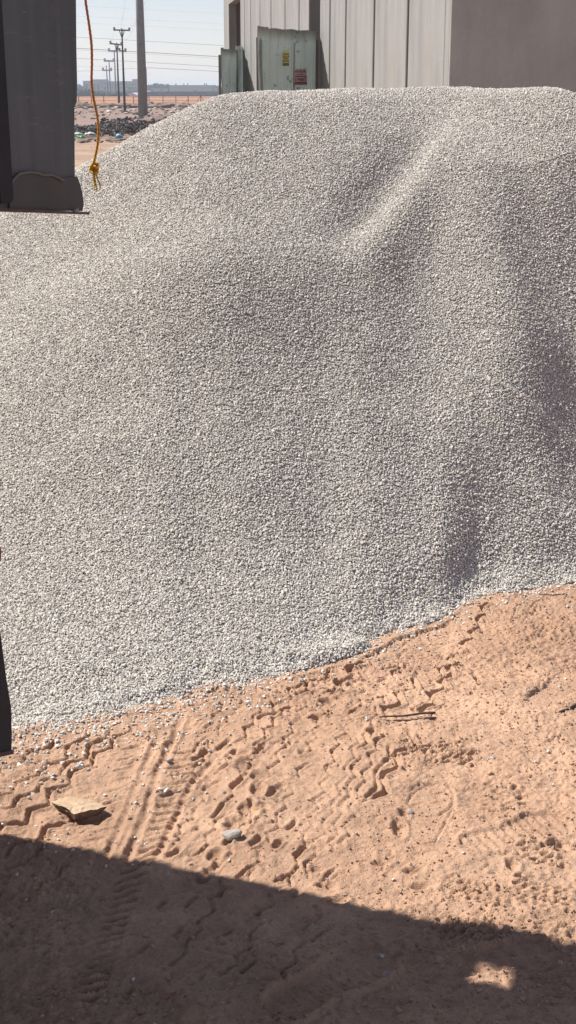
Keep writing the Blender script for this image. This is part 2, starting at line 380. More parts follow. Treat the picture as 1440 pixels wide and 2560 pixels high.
# diagonal lug bars in the middle
for (x, y) in [(437, 2130), (492, 2068), (545, 2020), (600, 1960), (575, 2110), (530, 2165), (640, 2100), (695, 2107), (640, 2040), (690, 1985), (730, 2060), (760, 2120), (610, 2180), (700, 2190), (560, 2230), (480, 2250), (640, 2280),
               (740, 2230), (820, 2180), (500, 1900), (560, 1870), (650, 1880), (720, 1870), (440, 2330), (560, 2340), (700, 2360), (400, 2260), (350, 2380), (620, 2420), (520, 2420), (800, 2330)]:
    l = random.uniform(9, 24); carve(pathpx([(x-l, y+l*.8+random.uniform(-5, 5)), (x+random.uniform(-6, 6), y+random.uniform(-5, 5)), (x+l, y-l*.8)]), random.uniform(.004, .008), random.uniform(.005, .014), .45)
for a in [(600, 1898, 36, 12, .012), (620, 1926, 40, 15, .016), (650, 1956, 42, 12, .014), (646, 1986, 34, 26, .020), (682, 1985, 22, 9, .01), (622, 2030, 28, 26, .02), (655, 2028, 26, 9, .012), (702, 2015, 26, 9, .01),
          (590, 2062, 40, 22, .018), (632, 2060, 24, 10, .012), (846, 1702, 26, 16, .016), (832, 1728, 24, 18, .02), (818, 1752, 30, 14, .016), (795, 1802, 30, 16, .016), (824, 1802, 16, 9, .01), (876, 1705, 26, 9, .01),
          (790, 2166, 40, 14, .013), (815, 2202, 44, 12, .016), (840, 2241, 44, 12, .016), (1000, 2066, 26, 30, .020), (1012, 2030, 22, 22, .014), (1036, 2166, 44, 12, .015), (948, 2152, 40, 12, .016), (1052, 2203, 52, 12, .016),
          (768, 2105, 30, 10, .012), (535, 2140, 40, 22, .016), (505, 2190, 40, 20, .018), (1280, 2160, 30, 26, .018), (1395, 2110, 40, 16, .014), (1380, 2060, 30, 14, .012), (935, 1838, 34, 20, .016), (195, 2040, 90, 20, .018),
          (760, 1890, 22, 14, .012), (1192, 1700, 14, 34, .012), (1305, 1487, 22, 14, .012), (500, 1965, 26, 14, .014), (100, 2120, 40, 20, .012)]:
    pit(*a)
# square lug corners lower middle
for x, y, h in [(820, 2095, 32), (865, 2080, 40), (942, 2120, 36), (905, 2225, 32), (974, 2238, 42), (1022, 2225, 40), (1050, 2260, 44), (928, 2270, 30), (895, 2150, 26), (1000, 2180, 26), (1100, 2170, 24)]:
    carve(pathpx([(x-14, y-2), (x, y), (x+3, y+h)]), .0035, -.006, -.5, sharp=2)
# small knobbly tread
for cx, cy, n, dx, dy in [(1215, 2235, 7, 24, 11), (1200, 2330, 9, 20, 12), (1360, 2120, 6, 20, 15), (1270, 2010, 5, 22, 15), (1370, 2240, 6, 24, 14), (1400, 2340, 6, 18, 14), (1150, 1900, 5, 18, 10), (1060, 1900, 6, 14, 12)]:
    for i in range(n):
        for j in range(5):
            x = cx+(i-n/2)*dx+random.uniform(-6, 6); y = cy+(j-2.5)*dy+(i-n/2)*dx*.22+random.uniform(-3, 3)
            carve(pathpx([(x-7, y+2), (x+7, y-2)]), .0042, random.uniform(.004, .010), .5, False)
# footprints
def sole(px, py, ang, L=.285, Wd=.105, depth=.007, ribs='arc', rimh=.006, part=(0, 1)):
    c = at(px, py)[:2]; s = window([c], L*.75); X, Y = GX[s]-c[0], GY[s]-c[1]
    ca, sa = math.cos(ang), math.sin(ang); u = (X*ca+Y*sa)/L+.5; w = (-X*sa+Y*ca)/(Wd/2)
    half = np.interp(u, [0, .04, .12, .25, .42, .6, .75, .9, .97, 1.0], [.15, .55, .74, .76, .66, .88, 1.0, .85, .5, .1], left=0, right=0)
    d = half-np.abs(w); ins = (u > part[0]) & (u < part[1])
    m = np.clip(d*9+.5, 0, 1)*ins; base0 = np.median(GZ[s]); GZ[s] = GZ[s]*(1-.7*m)+base0*.7*m-m*depth
    GZ[s] += rimh*np.exp(-((d+.14)/.12)**2)*ins*np.clip(half*4, 0, 1)
    m = m*np.clip(half*6, 0, 1)
    if ribs == 'arc': q = np.cos((np.hypot(u-1.25, w*.28))*2*math.pi*13)
    elif ribs == 'bars': q = np.cos(u*2*math.pi*12)*np.where(np.abs(w) < .12, 0, 1)
    elif ribs == 'cross': q = np.maximum(np.cos(u*2*math.pi*7+w), np.cos(w*math.pi*2.5))
    else: q = np.cos(u*2*math.pi*16)*.25
    GZ[s] += m*.0028*np.clip(q*1.5, -1, 1)*np.clip(d*4, 0, 1)
sole(1075, 2035, 1.45, .285, .112, .003, 'smooth', .0)
def lines(L, w=.0032, d=.0048):
    for p in L: carve(pathpx(p), w, d*random.uniform(.8, 1.2), .55, True, 2.5)
lines([[(1020, 2018), (1024, 1995), (1040, 1976), (1065, 1965), (1095, 1961), (1122, 1967), (1137, 1984), (1136, 2003), (1120, 2022), (1095, 2036)], [(1138, 2008), (1122, 2040), (1105, 2070), (1088, 2100), (1060, 2107), (1020, 2103)], [(1030, 2012), (1060, 2003), (1078, 2008), (1100, 2000)]], .0036, .0052)
lines([[(1345, 1745), (1352, 1722), (1375, 1702), (1400, 1690), (1418, 1678), (1445, 1670)], [(1345, 1748), (1372, 1764), (1405, 1758), (1445, 1733)], [(1352, 1742), (1385, 1736), (1430, 1734)],
       [(1268, 1572), (1282, 1548), (1294, 1518), (1320, 1511), (1350, 1514), (1356, 1532)], [(1305, 1562), (1318, 1540), (1330, 1514)], [(1322, 1550), (1338, 1530), (1344, 1515)], [(1345, 1592), (1362, 1562), (1380, 1535)], [(1270, 1573), (1300, 1566)],
       [(850, 1800), (868, 1777), (897, 1757), (932, 1752)], [(862, 1803), (882, 1783), (905, 1770)], [(903, 1800), (924, 1787), (930, 1765)], [(915, 1803), (936, 1790), (942, 1772)], [(820, 1842), (858, 1828), (888, 1812), (940, 1806)],
       [(1025, 1668), (1042, 1667)], [(1025, 1675), (1044, 1674)], [(1070, 1666), (1086, 1665)], [(1068, 1673), (1086, 1672)], [(1066, 1680), (1084, 1679)], [(1070, 1688), (1086, 1687)],
       [(1365, 1860), (1376, 1842)], [(1380, 1863), (1392, 1845)], [(1394, 1866), (1404, 1848)], [(1424, 1460), (1418, 1490), (1410, 1512)], [(1192, 1690), (1194, 1715), (1190, 1735)]])
for _ in range(300):   # short crisp nicks left by lugs and wind, denser to the left and along the lower right
    x = random.uniform(-20, 1460); y = random.uniform(1500, 2330); l = random.uniform(4, 15); a = random.gauss(-.35, .35)
    if y < 1880-x*.29: continue
    carve(pathpx([(x-l, y-l*math.sin(a)*1.0), (x+l*random.uniform(-.3, .3), y+random.uniform(-2, 2)), (x+l, y+l*math.sin(a))]), random.uniform(.0026, .0042), random.uniform(.002, .0055), .5, True, 3)
sole(1400, 1735, .9, .29, .11, .0015, 'smooth', .0)
sole(830, 2455, .75, .31, .12, .011, 'smooth', .009)
sole(1290, 2080, .4, .28, .11, .004, 'bars', .003)
sole(1235, 2400, .2, .28, .11, .005, 'cross')
# crumbly rough band: extra grain on the right hand side
mR = np.clip((GX-.08)/.25, 0, 1)*np.clip((GY-2.2)/.4, .3, 1)*near
GZ += mR*.0011*np.maximum(samp(NG, GX*1.3+.3, GY*1.3, 1.9)-.2, 0)
ca_, cb_ = np.searchsorted(XS, [-5, 6]); cc_, cd_ = np.searchsorted(YS, [2.7, 11]); S_ = (slice(ca_, cb_), slice(cc_, cd_))
ph = pile_h(GX[S_], GY[S_]); gg = GZ[S_]; GZ[S_] = np.where(ph > -.02, np.maximum(gg, -.003), gg)-np.clip((ph-.05)/.06, 0, 1)*.04
def ground_z(x, y):
    i = min(max(np.searchsorted(XS, x), 1), len(XS)-1); j = min(max(np.searchsorted(YS, y), 1), len(YS)-1); return float(GZ[i, j])
def grid_mesh(name, X, Y, Z, mat, mask=None):
    nx, ny = X.shape; me = bpy.data.meshes.new(name); idx = np.arange(nx*ny).reshape(nx, ny)
    q = np.stack([idx[:-1, :-1], idx[1:, :-1], idx[1:, 1:], idx[:-1, 1:]], -1).reshape(-1, 4)
    if mask is not None: q = q[mask[:-1, :-1].reshape(-1)]
    me.vertices.add(nx*ny); me.vertices.foreach_set('co', np.stack([X, Y, Z], -1).reshape(-1).astype(np.float32))
    me.loops.add(len(q)*4); me.loops.foreach_set('vertex_index', q.reshape(-1).astype(np.int32))
    me.polygons.add(len(q)); me.polygons.foreach_set('loop_start', (np.arange(len(q))*4).astype(np.int32))
    me.polygons.foreach_set('use_smooth', np.ones(len(q), bool)); me.materials.append(mat); me.update(calc_edges=True); me.validate()
    return bpy.data.objects.new(name, me)
g = link(grid_mesh('ground', GX, GY, GZ, M_sand)); g['kind'] = 'structure'

# ------------------------------------------------------------ gravel
px_ = np.arange(-4.2, 5.2, .03); py_ = np.arange(2.8, 9.6, .03); PX, PY = np.meshgrid(px_, py_, indexing='ij')
PZ = pile_h(PX, PY)-.0038
core = link(grid_mesh('gravel_pile', PX, PY, PZ, M_stone_core, PZ > -.012))
props(core, 'huge sloping heap of pale grey crushed gravel filling the yard before the concrete building', 'gravel pile')

def stone_nodes(name, mat, nvar=7, flat=.62):
    ng = bpy.data.node_groups.new(name, 'GeometryNodeTree')
    ng.interface.new_socket('Geometry', in_out='INPUT', socket_type='NodeSocketGeometry'); ng.interface.new_socket('Geometry', in_out='OUTPUT', socket_type='NodeSocketGeometry')
    N, Lk = ng.nodes, ng.links; gi = N.new('NodeGroupInput'); go = N.new('NodeGroupOutput'); join = N.new('GeometryNodeJoinGeometry')
    for k in range(nvar):
        ic = N.new('GeometryNodeMeshIcoSphere'); ic.inputs['Radius'].default_value = 1; ic.inputs['Subdivisions'].default_value = 1 if k % 3 else 2
        pos = N.new('GeometryNodeInputPosition'); ad = N.new('ShaderNodeVectorMath'); ad.operation = 'ADD'; ad.inputs[1].default_value = (k*3.7, k*1.3, k*5.1)
        Lk.new(pos.outputs[0], ad.inputs[0]); no = N.new('ShaderNodeTexNoise'); no.inputs['Scale'].default_value = .95; no.inputs['Detail'].default_value = 1
        Lk.new(ad.outputs[0], no.inputs['Vector'])
        sb = N.new('ShaderNodeVectorMath'); sb.operation = 'SUBTRACT'; sb.inputs[1].default_value = (.5, .5, .5); Lk.new(no.outputs['Color'], sb.inputs[0])
        sc = N.new('ShaderNodeVectorMath'); sc.operation = 'SCALE'; sc.inputs['Scale'].default_value = 2.1; Lk.new(sb.outputs[0], sc.inputs[0])
        sp_ = N.new('GeometryNodeSetPosition'); Lk.new(ic.outputs['Mesh'], sp_.inputs['Geometry']); Lk.new(sc.outputs[0], sp_.inputs['Offset'])
        tr = N.new('GeometryNodeTransform'); tr.inputs['Scale'].default_value = (1.12+.12*(k % 3), .82+.08*(k % 2), flat+.10*((k*2) % 3)); Lk.new(sp_.outputs[0], tr.inputs['Geometry'])
        sm = N.new('GeometryNodeSetMaterial'); sm.inputs['Material'].default_value = mat; Lk.new(tr.outputs[0], sm.inputs['Geometry'])
        ss_ = N.new('GeometryNodeSetShadeSmooth'); ss_.inputs['Shade Smooth'].default_value = False; Lk.new(sm.outputs[0], ss_.inputs['Geometry'])
        gt = N.new('GeometryNodeGeometryToInstance'); Lk.new(ss_.outputs[0], gt.inputs[0]); Lk.new(gt.outputs[0], join.inputs[0])
    iop = N.new('GeometryNodeInstanceOnPoints'); Lk.new(gi.outputs[0], iop.inputs['Points']); Lk.new(join.outputs[0], iop.inputs['Instance']); iop.inputs['Pick Instance'].default_value = True
    for nm, ty, sock in (('pick', 'INT', 'Instance Index'), ('rot', 'FLOAT_VECTOR', 'Rotation'), ('scl', 'FLOAT', 'Scale')):
        a = N.new('GeometryNodeInputNamedAttribute'); a.data_type = ty; a.inputs['Name'].default_value = nm; Lk.new(a.outputs[0], iop.inputs[sock])
    Lk.new(iop.outputs[0], go.inputs[0]); return ng
NG_STONE = stone_nodes('stone_scatter', M_stone); NG_CLOD = stone_nodes('clod_scatter', M_clod, 5, .8)
def scatter(name, P, rad, ng, mat, parent=None, tilt=0.0):
    n = len(P); me = bpy.data.meshes.new(name); me.vertices.add(n); me.vertices.foreach_set('co', P.astype(np.float32).reshape(-1))
    a = me.attributes.new('scl', 'FLOAT', 'POINT'); a.data.foreach_set('value', rad.astype(np.float32))
    a = me.attributes.new('pick', 'INT', 'POINT'); a.data.foreach_set('value', rng.integers(0, 7, n).astype(np.int32))
    ph = rng.random(n)*6.283; ta = rng.normal(tilt, .42, n); tb = rng.normal(0, .42, n); c, s_ = np.cos, np.sin
    # R = Rx(ta) Ry(tb) Rz(ph) -> XYZ euler
    r00 = c(tb)*c(ph); r01 = -c(tb)*s_(ph); r02 = s_(tb)
    r10 = c(ta)*s_(ph)+s_(ta)*s_(tb)*c(ph); r20 = s_(ta)*s_(ph)-c(ta)*s_(tb)*c(ph); r21 = s_(ta)*c(ph)+c(ta)*s_(tb)*s_(ph); r22 = c(ta)*c(tb)
    e = np.stack([np.arctan2(r21, r22), np.arcsin(np.clip(-r20, -1, 1)), np.arctan2(r10, r00)], -1)
    a = me.attributes.new('rot', 'FLOAT_VECTOR', 'POINT'); a.data.foreach_set('vector', e.astype(np.float32).reshape(-1))
    me.materials.append(mat); o = link(bpy.data.objects.new(name, me), parent); m = o.modifiers.new('scatter', 'NODES'); m.node_group = ng; o['kind'] = 'stuff'; return o
def field(x0, x1, y0, y1, sp_):
    X, Y = np.meshgrid(np.arange(x0, x1, sp_), np.arange(y0, y1, sp_), indexing='ij'); n = X.size
    return X.ravel()+rng.uniform(-.55, .55, n)*sp_, Y.ravel()+rng.uniform(-.55, .55, n)*sp_
def in_view(X, Y, H): # generous wedge round the photograph's view and a step to the side
    return (X > -.215*Y-.3) & (X < .215*Y+.6) & (Y < 6.85)
X, Y = field(-2.4, 2.6, 2.9, 6.95, .0050); H = pile_h(X, Y)
keep = in_view(X, Y, H) & (H > .0); X, Y, H = X[keep], Y[keep], H[keep]
Xo, Yo = field(-4.1, 5.1, 2.9, 9.3, .0105); Ho = pile_h(Xo, Yo); k2 = (~in_view(Xo, Yo, Ho)) & (Ho > .0)
r1 = .0035*np.exp(rng.normal(0, .24, X.size)); r2 = .0064*np.exp(rng.normal(0, .2, k2.sum()))
P1 = np.stack([X, Y, H+rng.uniform(-.0024, .0016, X.size)], -1); P2 = np.stack([Xo[k2], Yo[k2], Ho[k2]+rng.uniform(-.006, .004, k2.sum())], -1)
scatter('crushed_stones', np.concatenate([P1, P2]), np.concatenate([r1, r2]), NG_STONE, M_stone, core, .5)
print('stones', len(P1), len(P2))

# loose stones on the sand: fringe of the pile and strays in the tracks
n = 110000; X = rng.uniform(-1.3, 1.5, n); Y = rng.uniform(2.0, 5.0, n); H = pile_h(X, Y)
u = X/Y; dfr = np.interp(u, ug, Y0t)-Y
leftw = np.clip(.35-u*2.0, .30, 1.0)
prob = np.where(dfr > -.06, np.exp(-np.maximum(dfr, 0)/(.035+.075*leftw))*(.5*leftw+.5), 0)*1.0
c1 = at(385, 1960)[:2]; c2 = at(230, 2110)[:2]; c3 = at(115, 2190)[:2]; c4 = at(560, 1760)[:2]
for c, s, a in ((c1, .16, .035), (c2, .13, .03), (c3, .06, .09), (c4, .10, .15), (at(420, 1870)[:2], .12, .05)):
    prob = prob+a*np.exp(-((X-c[0])**2+(Y-c[1])**2)/s**2)
prob = prob*np.where(Y < 2.62-.33*(X+.63), .45, 1)+.0012
k = (rng.random(n) < prob) & (H < .02)
X, Y = X[k], Y[k]; gz = samp_ = np.array([ground_z(a, b) for a, b in zip(X, Y)])
r = .0035*np.exp(rng.normal(0, .28, X.size))
lg_ = scatter('loose_gravel', np.stack([X, Y, gz+r*.35], -1), r, NG_STONE, M_stone); props(lg_, 'loose pale gravel stones strewn over the sand along the foot of the heap', 'loose gravel')
n = 26000; X = rng.uniform(-1.0, 1.15, n); Y = 2.0+2.6*rng.random(n)**1.2; H = pile_h(X, Y); k = (H < -.01) & (rng.random(n) < np.clip(.38+X*.7+.3*samp(NM, X, Y, 1.3), .10, 1)); X, Y = X[k], Y[k]
gz = np.array([ground_z(a, b) for a, b in zip(X, Y)]); r = .0017*np.exp(rng.normal(0, .45, X.size))
cl_ = scatter('sand_crumbs', np.stack([X, Y, gz+r*.3], -1), r, NG_CLOD, M_clod); props(cl_, 'small crumbs of dried sand lying over the tracked ground', 'sand crumbs')

# ------------------------------------------------------------ individual rocks, sticks
def rock(name, px, py, wpx, dims, mat, label, cat, seed, rotz=0, rough=.35, sub=3, cut=None, group=None, sink=.42):
    c = at(px, py); s = math.hypot(c[1], EYE)/FPX*wpx/2; r = random.Random(seed); bm = bmesh.new(); bmesh.ops.create_icosphere(bm, subdivisions=sub, radius=1)
    planes = [Vector((r.gauss(0, 1), r.gauss(0, 1), r.gauss(0, 1))).normalized() for _ in range(11)]; ds = [r.uniform(.45, .80) for _ in planes]
    for v in bm.verts:
        for p, d in zip(planes, ds):
            q = v.co.dot(p)
            if q > d: v.co -= p*(q-d)*.92
        n_ = v.co.normalized(); v.co += n_*rough*.22*(r.random()-.5)
        v.co = Vector((v.co.x*dims[0], v.co.y*dims[1], v.co.z*dims[2]))*s
    o = from_bm(name, bm, mat); o.location = (c[0], c[1], ground_z(c[0], c[1])+s*dims[2]*(1-sink*2)); o.rotation_euler = (0, 0, rotz)
    return props(o, label, cat, group)
M_yel = mottled('yellow_sandstone', (.50, .345, .22), (.60, .44, .29), 14, bumpd=.004)
M_gry = mottled('grey_rock', (.36, .31, .27), (.56, .50, .44), 28, bumpd=.006)
M_brn = mottled('earth_clod', (.33, .20, .13), (.46, .29, .19), 16, bumpd=.006)
# flat yellow flake, traced plan, thick wedge
def flake():
    pts = [(128, 2003), (165, 1996), (230, 2001), (266, 2016), (252, 2024), (215, 2030), (186, 2038), (170, 2024), (140, 2016)]
    c = at(195, 2015); top = []; bm = bmesh.new(); z1 = .030; bot = []
    pl = [at(x, y, .010) for x, y in pts]
    cen = sum(pl)/len(pl)
    bmt = [bm.verts.new(Vector(p-np.array([c[0], c[1], 0]))+Vector((0, 0, random.uniform(-.003, .003)))) for p in pl]
    bmb = [bm.verts.new(Vector((cen+(p-cen)*.80)-np.array([c[0], c[1], 0]))-Vector((0, 0, .020))) for p in pl]
    ct = bm.verts.new(Vector(cen-np.array([c[0], c[1], -.004])))
    n = len(pl)
    for i in range(n):
        j = (i+1) % n; bm.faces.new((bmt[i], bmt[j], ct)); bm.faces.new((bmt[j], bmt[i], bmb[i], bmb[j]))
    bm.faces.new(bmb[::-1]); bmesh.ops.recalc_face_normals(bm, faces=bm.faces)
    bmesh.ops.subdivide_edges(bm, edges=bm.edges[:], cuts=3, use_grid_fill=True)
    for v in bm.verts: v.co += Vector((random.uniform(-1, 1), random.uniform(-1, 1), random.uniform(-1, 1)))*.0016
    o = from_bm('stone_flake', bm, M_yel); o.data.materials.append(mottled('flake_side_shade', (.10, .065, .045), (.24, .17, .12), 60, bumpd=.003))  # second material paints shade onto the side and lower faces
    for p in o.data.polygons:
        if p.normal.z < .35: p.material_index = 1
    o.location = (c[0], c[1], 0.002); props(o, 'flat yellowish stone flake with jagged front edge coloured as shaded lying on the tyre tracks', 'stone')
flake()
rock('rock', 582, 2098, 56, (1, .85, .72), M_gry, 'pale grey angular rock in the middle of the sunlit sand', 'rock', 3, .4)
rock('rock', 969, 2431, 32, (1, .8, .6), M_gry, 'small grey rock lying in the shade near the bottom of the sand', 'rock', 5, 1.0)
rock('rock', 1026, 2028, 22, (1, .9, .7), M_gry, 'small white stone at the rim of the oval shoe print', 'rock', 8)
rock('rock', 1228, 1905, 20, (1, .9, .7), M_gry, 'small pale stone on the crumbly sand at right', 'rock', 9)
rock('rock', 1237, 1740, 13, (1, .8, .7), M_brn, 'tiny dark brown lump on the sand right of the twigs', 'rock', 11)
rock('rock', 818, 2188, 12, (1, .8, .7), M_gry, 'tiny grey pebble just above the edge of the shadow', 'rock', 12)
rock('rock', 780, 2309, 14, (1, .8, .7), M_gry, 'tiny grey pebble just inside the shadow, below the sunlit pits', 'rock', 13)
rock('earth_clod', 440, 2442, 54, (1, .8, .6), M_brn, 'topmost of the brown clods in the dark bottom shade', 'clod', 14, .3, group='brown clods in the shade')
rock('earth_clod', 418, 2482, 58, (1.1, .8, .6), M_brn, 'middle brown clod in the shade, left of the others', 'clod', 15, .9, group='brown clods in the shade')
rock('earth_clod', 470, 2540, 80, (1.1, .9, .7), M_brn, 'largest brown clod cut by the bottom edge of the view', 'clod', 16, .2, group='brown clods in the shade')
rock('earth_clod', 352, 2520, 30, (1, .9, .7), M_brn, 'smallest brown clod, left of the large one at the bottom', 'clod', 17, .2, group='brown clods in the shade')
M_twig = mottled('dry_twig', (.10, .065, .05), (.20, .14, .11), 60, bumpd=.001)
def twig(a, b, r, label):
    A, B = at(*a), at(*b); c = (A+B)/2; bm = bmesh.new(); pts = []
    for k in range(9):
        t = k/8; p = A*(1-t)+B*t-np.array([c[0], c[1], 0]); pts.append((p[0], p[1]+.002*math.sin(t*9), ground_z(A[0], A[1])*(1-t)+ground_z(B[0], B[1])*t+.006+.0008*math.sin(t*7)))
    tube(bm, pts, [r*(1-.4*k/8) for k in range(9)], 7); o = from_bm('twig', bm, M_twig, None, True); o.location = (c[0], c[1], 0.0)
    return props(o, label, 'twig')
twig((1088, 1795), (948, 1813), .0036, 'upper of two thin dark twigs lying side by side on the sand')
twig((1090, 1808), (985, 1814), .0030, 'lower of the two thin twigs, shorter and almost touching the upper')
twig((1445, 1781), (1396, 1802), .0048, 'short dark twig at the right edge of the sand')
twig((1418, 1492), (1352, 1491), .0028, 'thin twig near the foot of the heap beside a small hole')

# ------------------------------------------------------------ tipper truck (its rear corner is in view at left; casts the shade)
TU = Vector((-.9495, .3140, 0)).normalized(); TV = Vector((-TU.y, TU.x, 0))  # forward; TV points towards the camera side
if TV.y > 0: TV = -TV
C0 = atY(190, 530, 2.657); ORG = Vector((C0[0], C0[1], 0))
tt_ = thing('tipper_truck', 'dark grey tipper truck whose rear corner and mud flap reach in from the left', 'truck', ORG, 0)
def TP(f, s, z): return TU*f+TV*s+Vector((0, 0, z))      # forward, sideways (to the camera), up
ROT = Matrix(((TU.x, TV.x, 0, 0), (TU.y, TV.y, 0, 0), (0, 0, 1, 0), (0, 0, 0, 1)))
def tbox(bm, f, s, z, df, ds, dz_): box(bm, TP(f, s, z), (df, ds, dz_), ROT)
ZB = C0[2]; 
# rear face plane: pixel -> (s,z) on the plane f = 0
def rearpx(px, py, f=0.0):
    d = Vector(ray(px, py)); o = Vector((0, 0, EYE)); P0 = ORG+TU*f
    t = (P0-o).dot(TU)/d.dot(TU); p = o+d*t-ORG; return p.dot(TV), p.z
def rear_plate(name, poly, mat, f0, th, bw=0.0):
    bm = bmesh.new(); P = [rearpx(x, y, f0) if not isinstance(x, tuple) else x for x, y in poly]
    prism(bm, P, TU*f0, TV, (0, 0, 1), TU, th)
    if bw: bev(bm, bw, 2)
    return from_bm(name, bm, mat, tt_)
s190, z0 = rearpx(189, 524); sTop, zT = rearpx(190, 0)
def RP(name, P, mat, f0, th, bw=0.0):
    bm = bmesh.new(); prism(bm, P, TU*f0, TV, (0, 0, 1), TU, th)
    if bw: bev(bm, bw, 2)
    return from_bm(name, bm, mat, tt_)
ZTOP = 3.75  # unseen upper part of the bed raised to block more sky light
q = lambda x, y: rearpx(x, y, 0.0)
zl0 = q(213, 536); zl1 = q(0, 529); sl = (zl1[1]-zl0[1])/(zl1[0]-zl0[0])
SB = q(-30, 529)[0]
def zb_(s_): return zl0[1]+.006+sl*(min(s_, SB)-zl0[0])
sR = q(187, 441)[0]
RP('tailgate', [(sR, zb_(sR)), q(187, 441), q(186, 268), q(192, 255), q(193, 205), q(191, 120), q(190, 0), (q(190, 0)[0], ZTOP), (2.4, ZTOP), (2.4, zb_(2.4)), (SB, zb_(SB))], M_truck, 0.0, .05, .0)
low = [q(187, 441), q(191, 447), q(196, 462), q(201, 480), q(204, 500), q(205, 512), q(202, 525), (q(198, 528)[0], zb_(q(198, 528)[0]))]
lz = [q(20, 525), q(18, 490), q(20, 468), q(27, 450), q(42, 436), q(62, 432), q(84, 434), q(96, 439), q(120, 439), q(135, 445), q(160, 444)]
RP('corner_casting', low+lz, M_trucklow, -.004, .054, .0)
# raised weld arc on the casting
bm = bmesh.new(); arc = [(16, 470), (22, 450), (38, 434), (62, 430), (84, 432), (96, 437), (120, 437), (135, 443), (150, 452)]
tube(bm, [TP(-.008, *q(x, y)) for x, y in arc], .0022, 6); from_bm('weld_seam', bm, M_weld, tt_, True)
RP('shade_strip', [(q(9, 300)[0], zb_(SB)+.004), (q(9, 300)[0], ZTOP), (q(9, 300)[0]+.05, ZTOP), (q(9, 300)[0]+.05, zb_(SB)+.004)], M_rubber, -.012, .012, .003)  # black strip stands in for the shade of a recess here
# vertical ribs of the tailgate (off to the left edge)
bm = bmesh.new(); s2 = q(14, 300)[0]; tbox(bm, -.03, s2+.42, (1.40+ZTOP)/2, .07, .17, ZTOP-1.40); bev(bm, .012, 3); from_bm('tailgate_rib', bm, M_truck, tt_)
for k in (1.2, 1.9):
    bm = bmesh.new(); tbox(bm, -.03, k, (1.40+ZTOP)/2, .07, .14, ZTOP-1.40); bev(bm, .012, 2); from_bm('tailgate_rib', bm, M_truck, tt_)
# bottom lip
lip = [zl0, (zl0[0], zl0[1]+.0045), (zl1[0], zl1[1]+.006), (SB, zb_(SB)+.002), (2.4, zb_(2.4)+.002), (2.4, zb_(2.4)-.006), (SB, zb_(SB)-.006), zl1]
RP('bottom_lip', lip, M_rust, -.010, .09)
bm = bmesh.new(); tube(bm, [TP(-.012, *q(172, 528)), TP(-.014, *q(177, 523)), TP(-.012, *q(181, 529))], .003, 6); from_bm('latch_pin', bm, M_rim, tt_)
# body: far side wall, near side wall, floor, rails
bm = bmesh.new(); tbox(bm, 2.70, .03, (ZB+.01+ZTOP)/2, 5.3, .05, ZTOP-ZB-.01); from_bm('side_wall', bm, M_truck, tt_)
bm = bmesh.new(); tbox(bm, 2.70, 2.38, (ZB+ZTOP)/2, 5.3, .05, ZTOP-ZB); from_bm('side_wall', bm, M_truck, tt_)
Gs = at(1232, 2438); rr_ = (ZB+.06)/math.tan(SUN_EL); hp = Vector((Gs[0]+SX*rr_, Gs[1]+SY*rr_, 0))-ORG; hf, hs = hp.dot(TU), hp.dot(TV); a_, b_ = .048, .034; fz_ = ZB+.06
bm = bmesh.new()   # floor plates round a hole added to let a sun patch through
for f0, f1, s0, s1 in ((.056, hf-a_, .06, 2.34), (hf+a_, 5.34, .06, 2.34), (hf-a_, hf+a_, .06, hs-b_), (hf-a_, hf+a_, hs+b_, 2.34)): tbox(bm, (f0+f1)/2, (s0+s1)/2, fz_, f1-f0, s1-s0, .02)
from_bm('bed_floor', bm, M_truck, tt_)
print('hole', hf, hs)
bm = bmesh.new(); tbox(bm, 5.37, 1.2, (ZB+ZTOP)/2, .05, 2.4, ZTOP-ZB); from_bm('front_wall', bm, M_truck, tt_)
for s in (.75, 1.65):
    bm = bmesh.new(); tbox(bm, 3.4, s, ZB-.13, 6.6, .09, .24); from_bm('chassis_rail', bm, M_rubber, tt_)
def wheel(f, s):
    bm = bmesh.new(); prof_ = [(.28, -.14), (.46, -.15), (.52, -.11), (.53, 0), (.52, .11), (.46, .15), (.28, .14)]; n = 36; rings = []
    for k in range(n):
        a = 2*math.pi*k/n; rings.append([bm.verts.new(TP(f+r_*math.cos(a), s+w_, .53+r_*math.sin(a))) for r_, w_ in prof_])
    for k in range(n):
        A, B = rings[k], rings[(k+1) % n]
        for m in range(len(prof_)-1): bm.faces.new((A[m], B[m], B[m+1], A[m+1]))
    bmesh.ops.recalc_face_normals(bm, faces=bm.faces); w = from_bm('wheel', bm, M_rubber, tt_, True)
    bm = bmesh.new(); rr = []
    pr = [(.29, -.12), (.27, -.05), (.12, .0), (.10, .07), (0.001, .07)]
    for k in range(n):
        a = 2*math.pi*k/n; rr.append([bm.verts.new(TP(f+r_*math.cos(a), s+w_, .53+r_*math.sin(a))) for r_, w_ in pr])
    for k in range(n):
        A, B = rr[k], rr[(k+1) % n]
        for m in range(len(pr)-1): bm.faces.new((A[m], B[m], B[m+1], A[m+1]))
    from_bm('rim', bm, M_rim, w, True)
for f in (1.55, 2.85, 5.9):
    for s in (.42, 2.15): wheel(f, s)
bm = bmesh.new(); tbox(bm, 6.6, 1.2, 1.95, 1.9, 2.4, 2.1); bev(bm, .12, 3); from_bm('cab', bm, M_truck, tt_)
bm = bmesh.new(); tbox(bm, 7.3, 1.2, .85, .6, 2.3, .35); from_bm('bumper', bm, M_rubber, tt_)
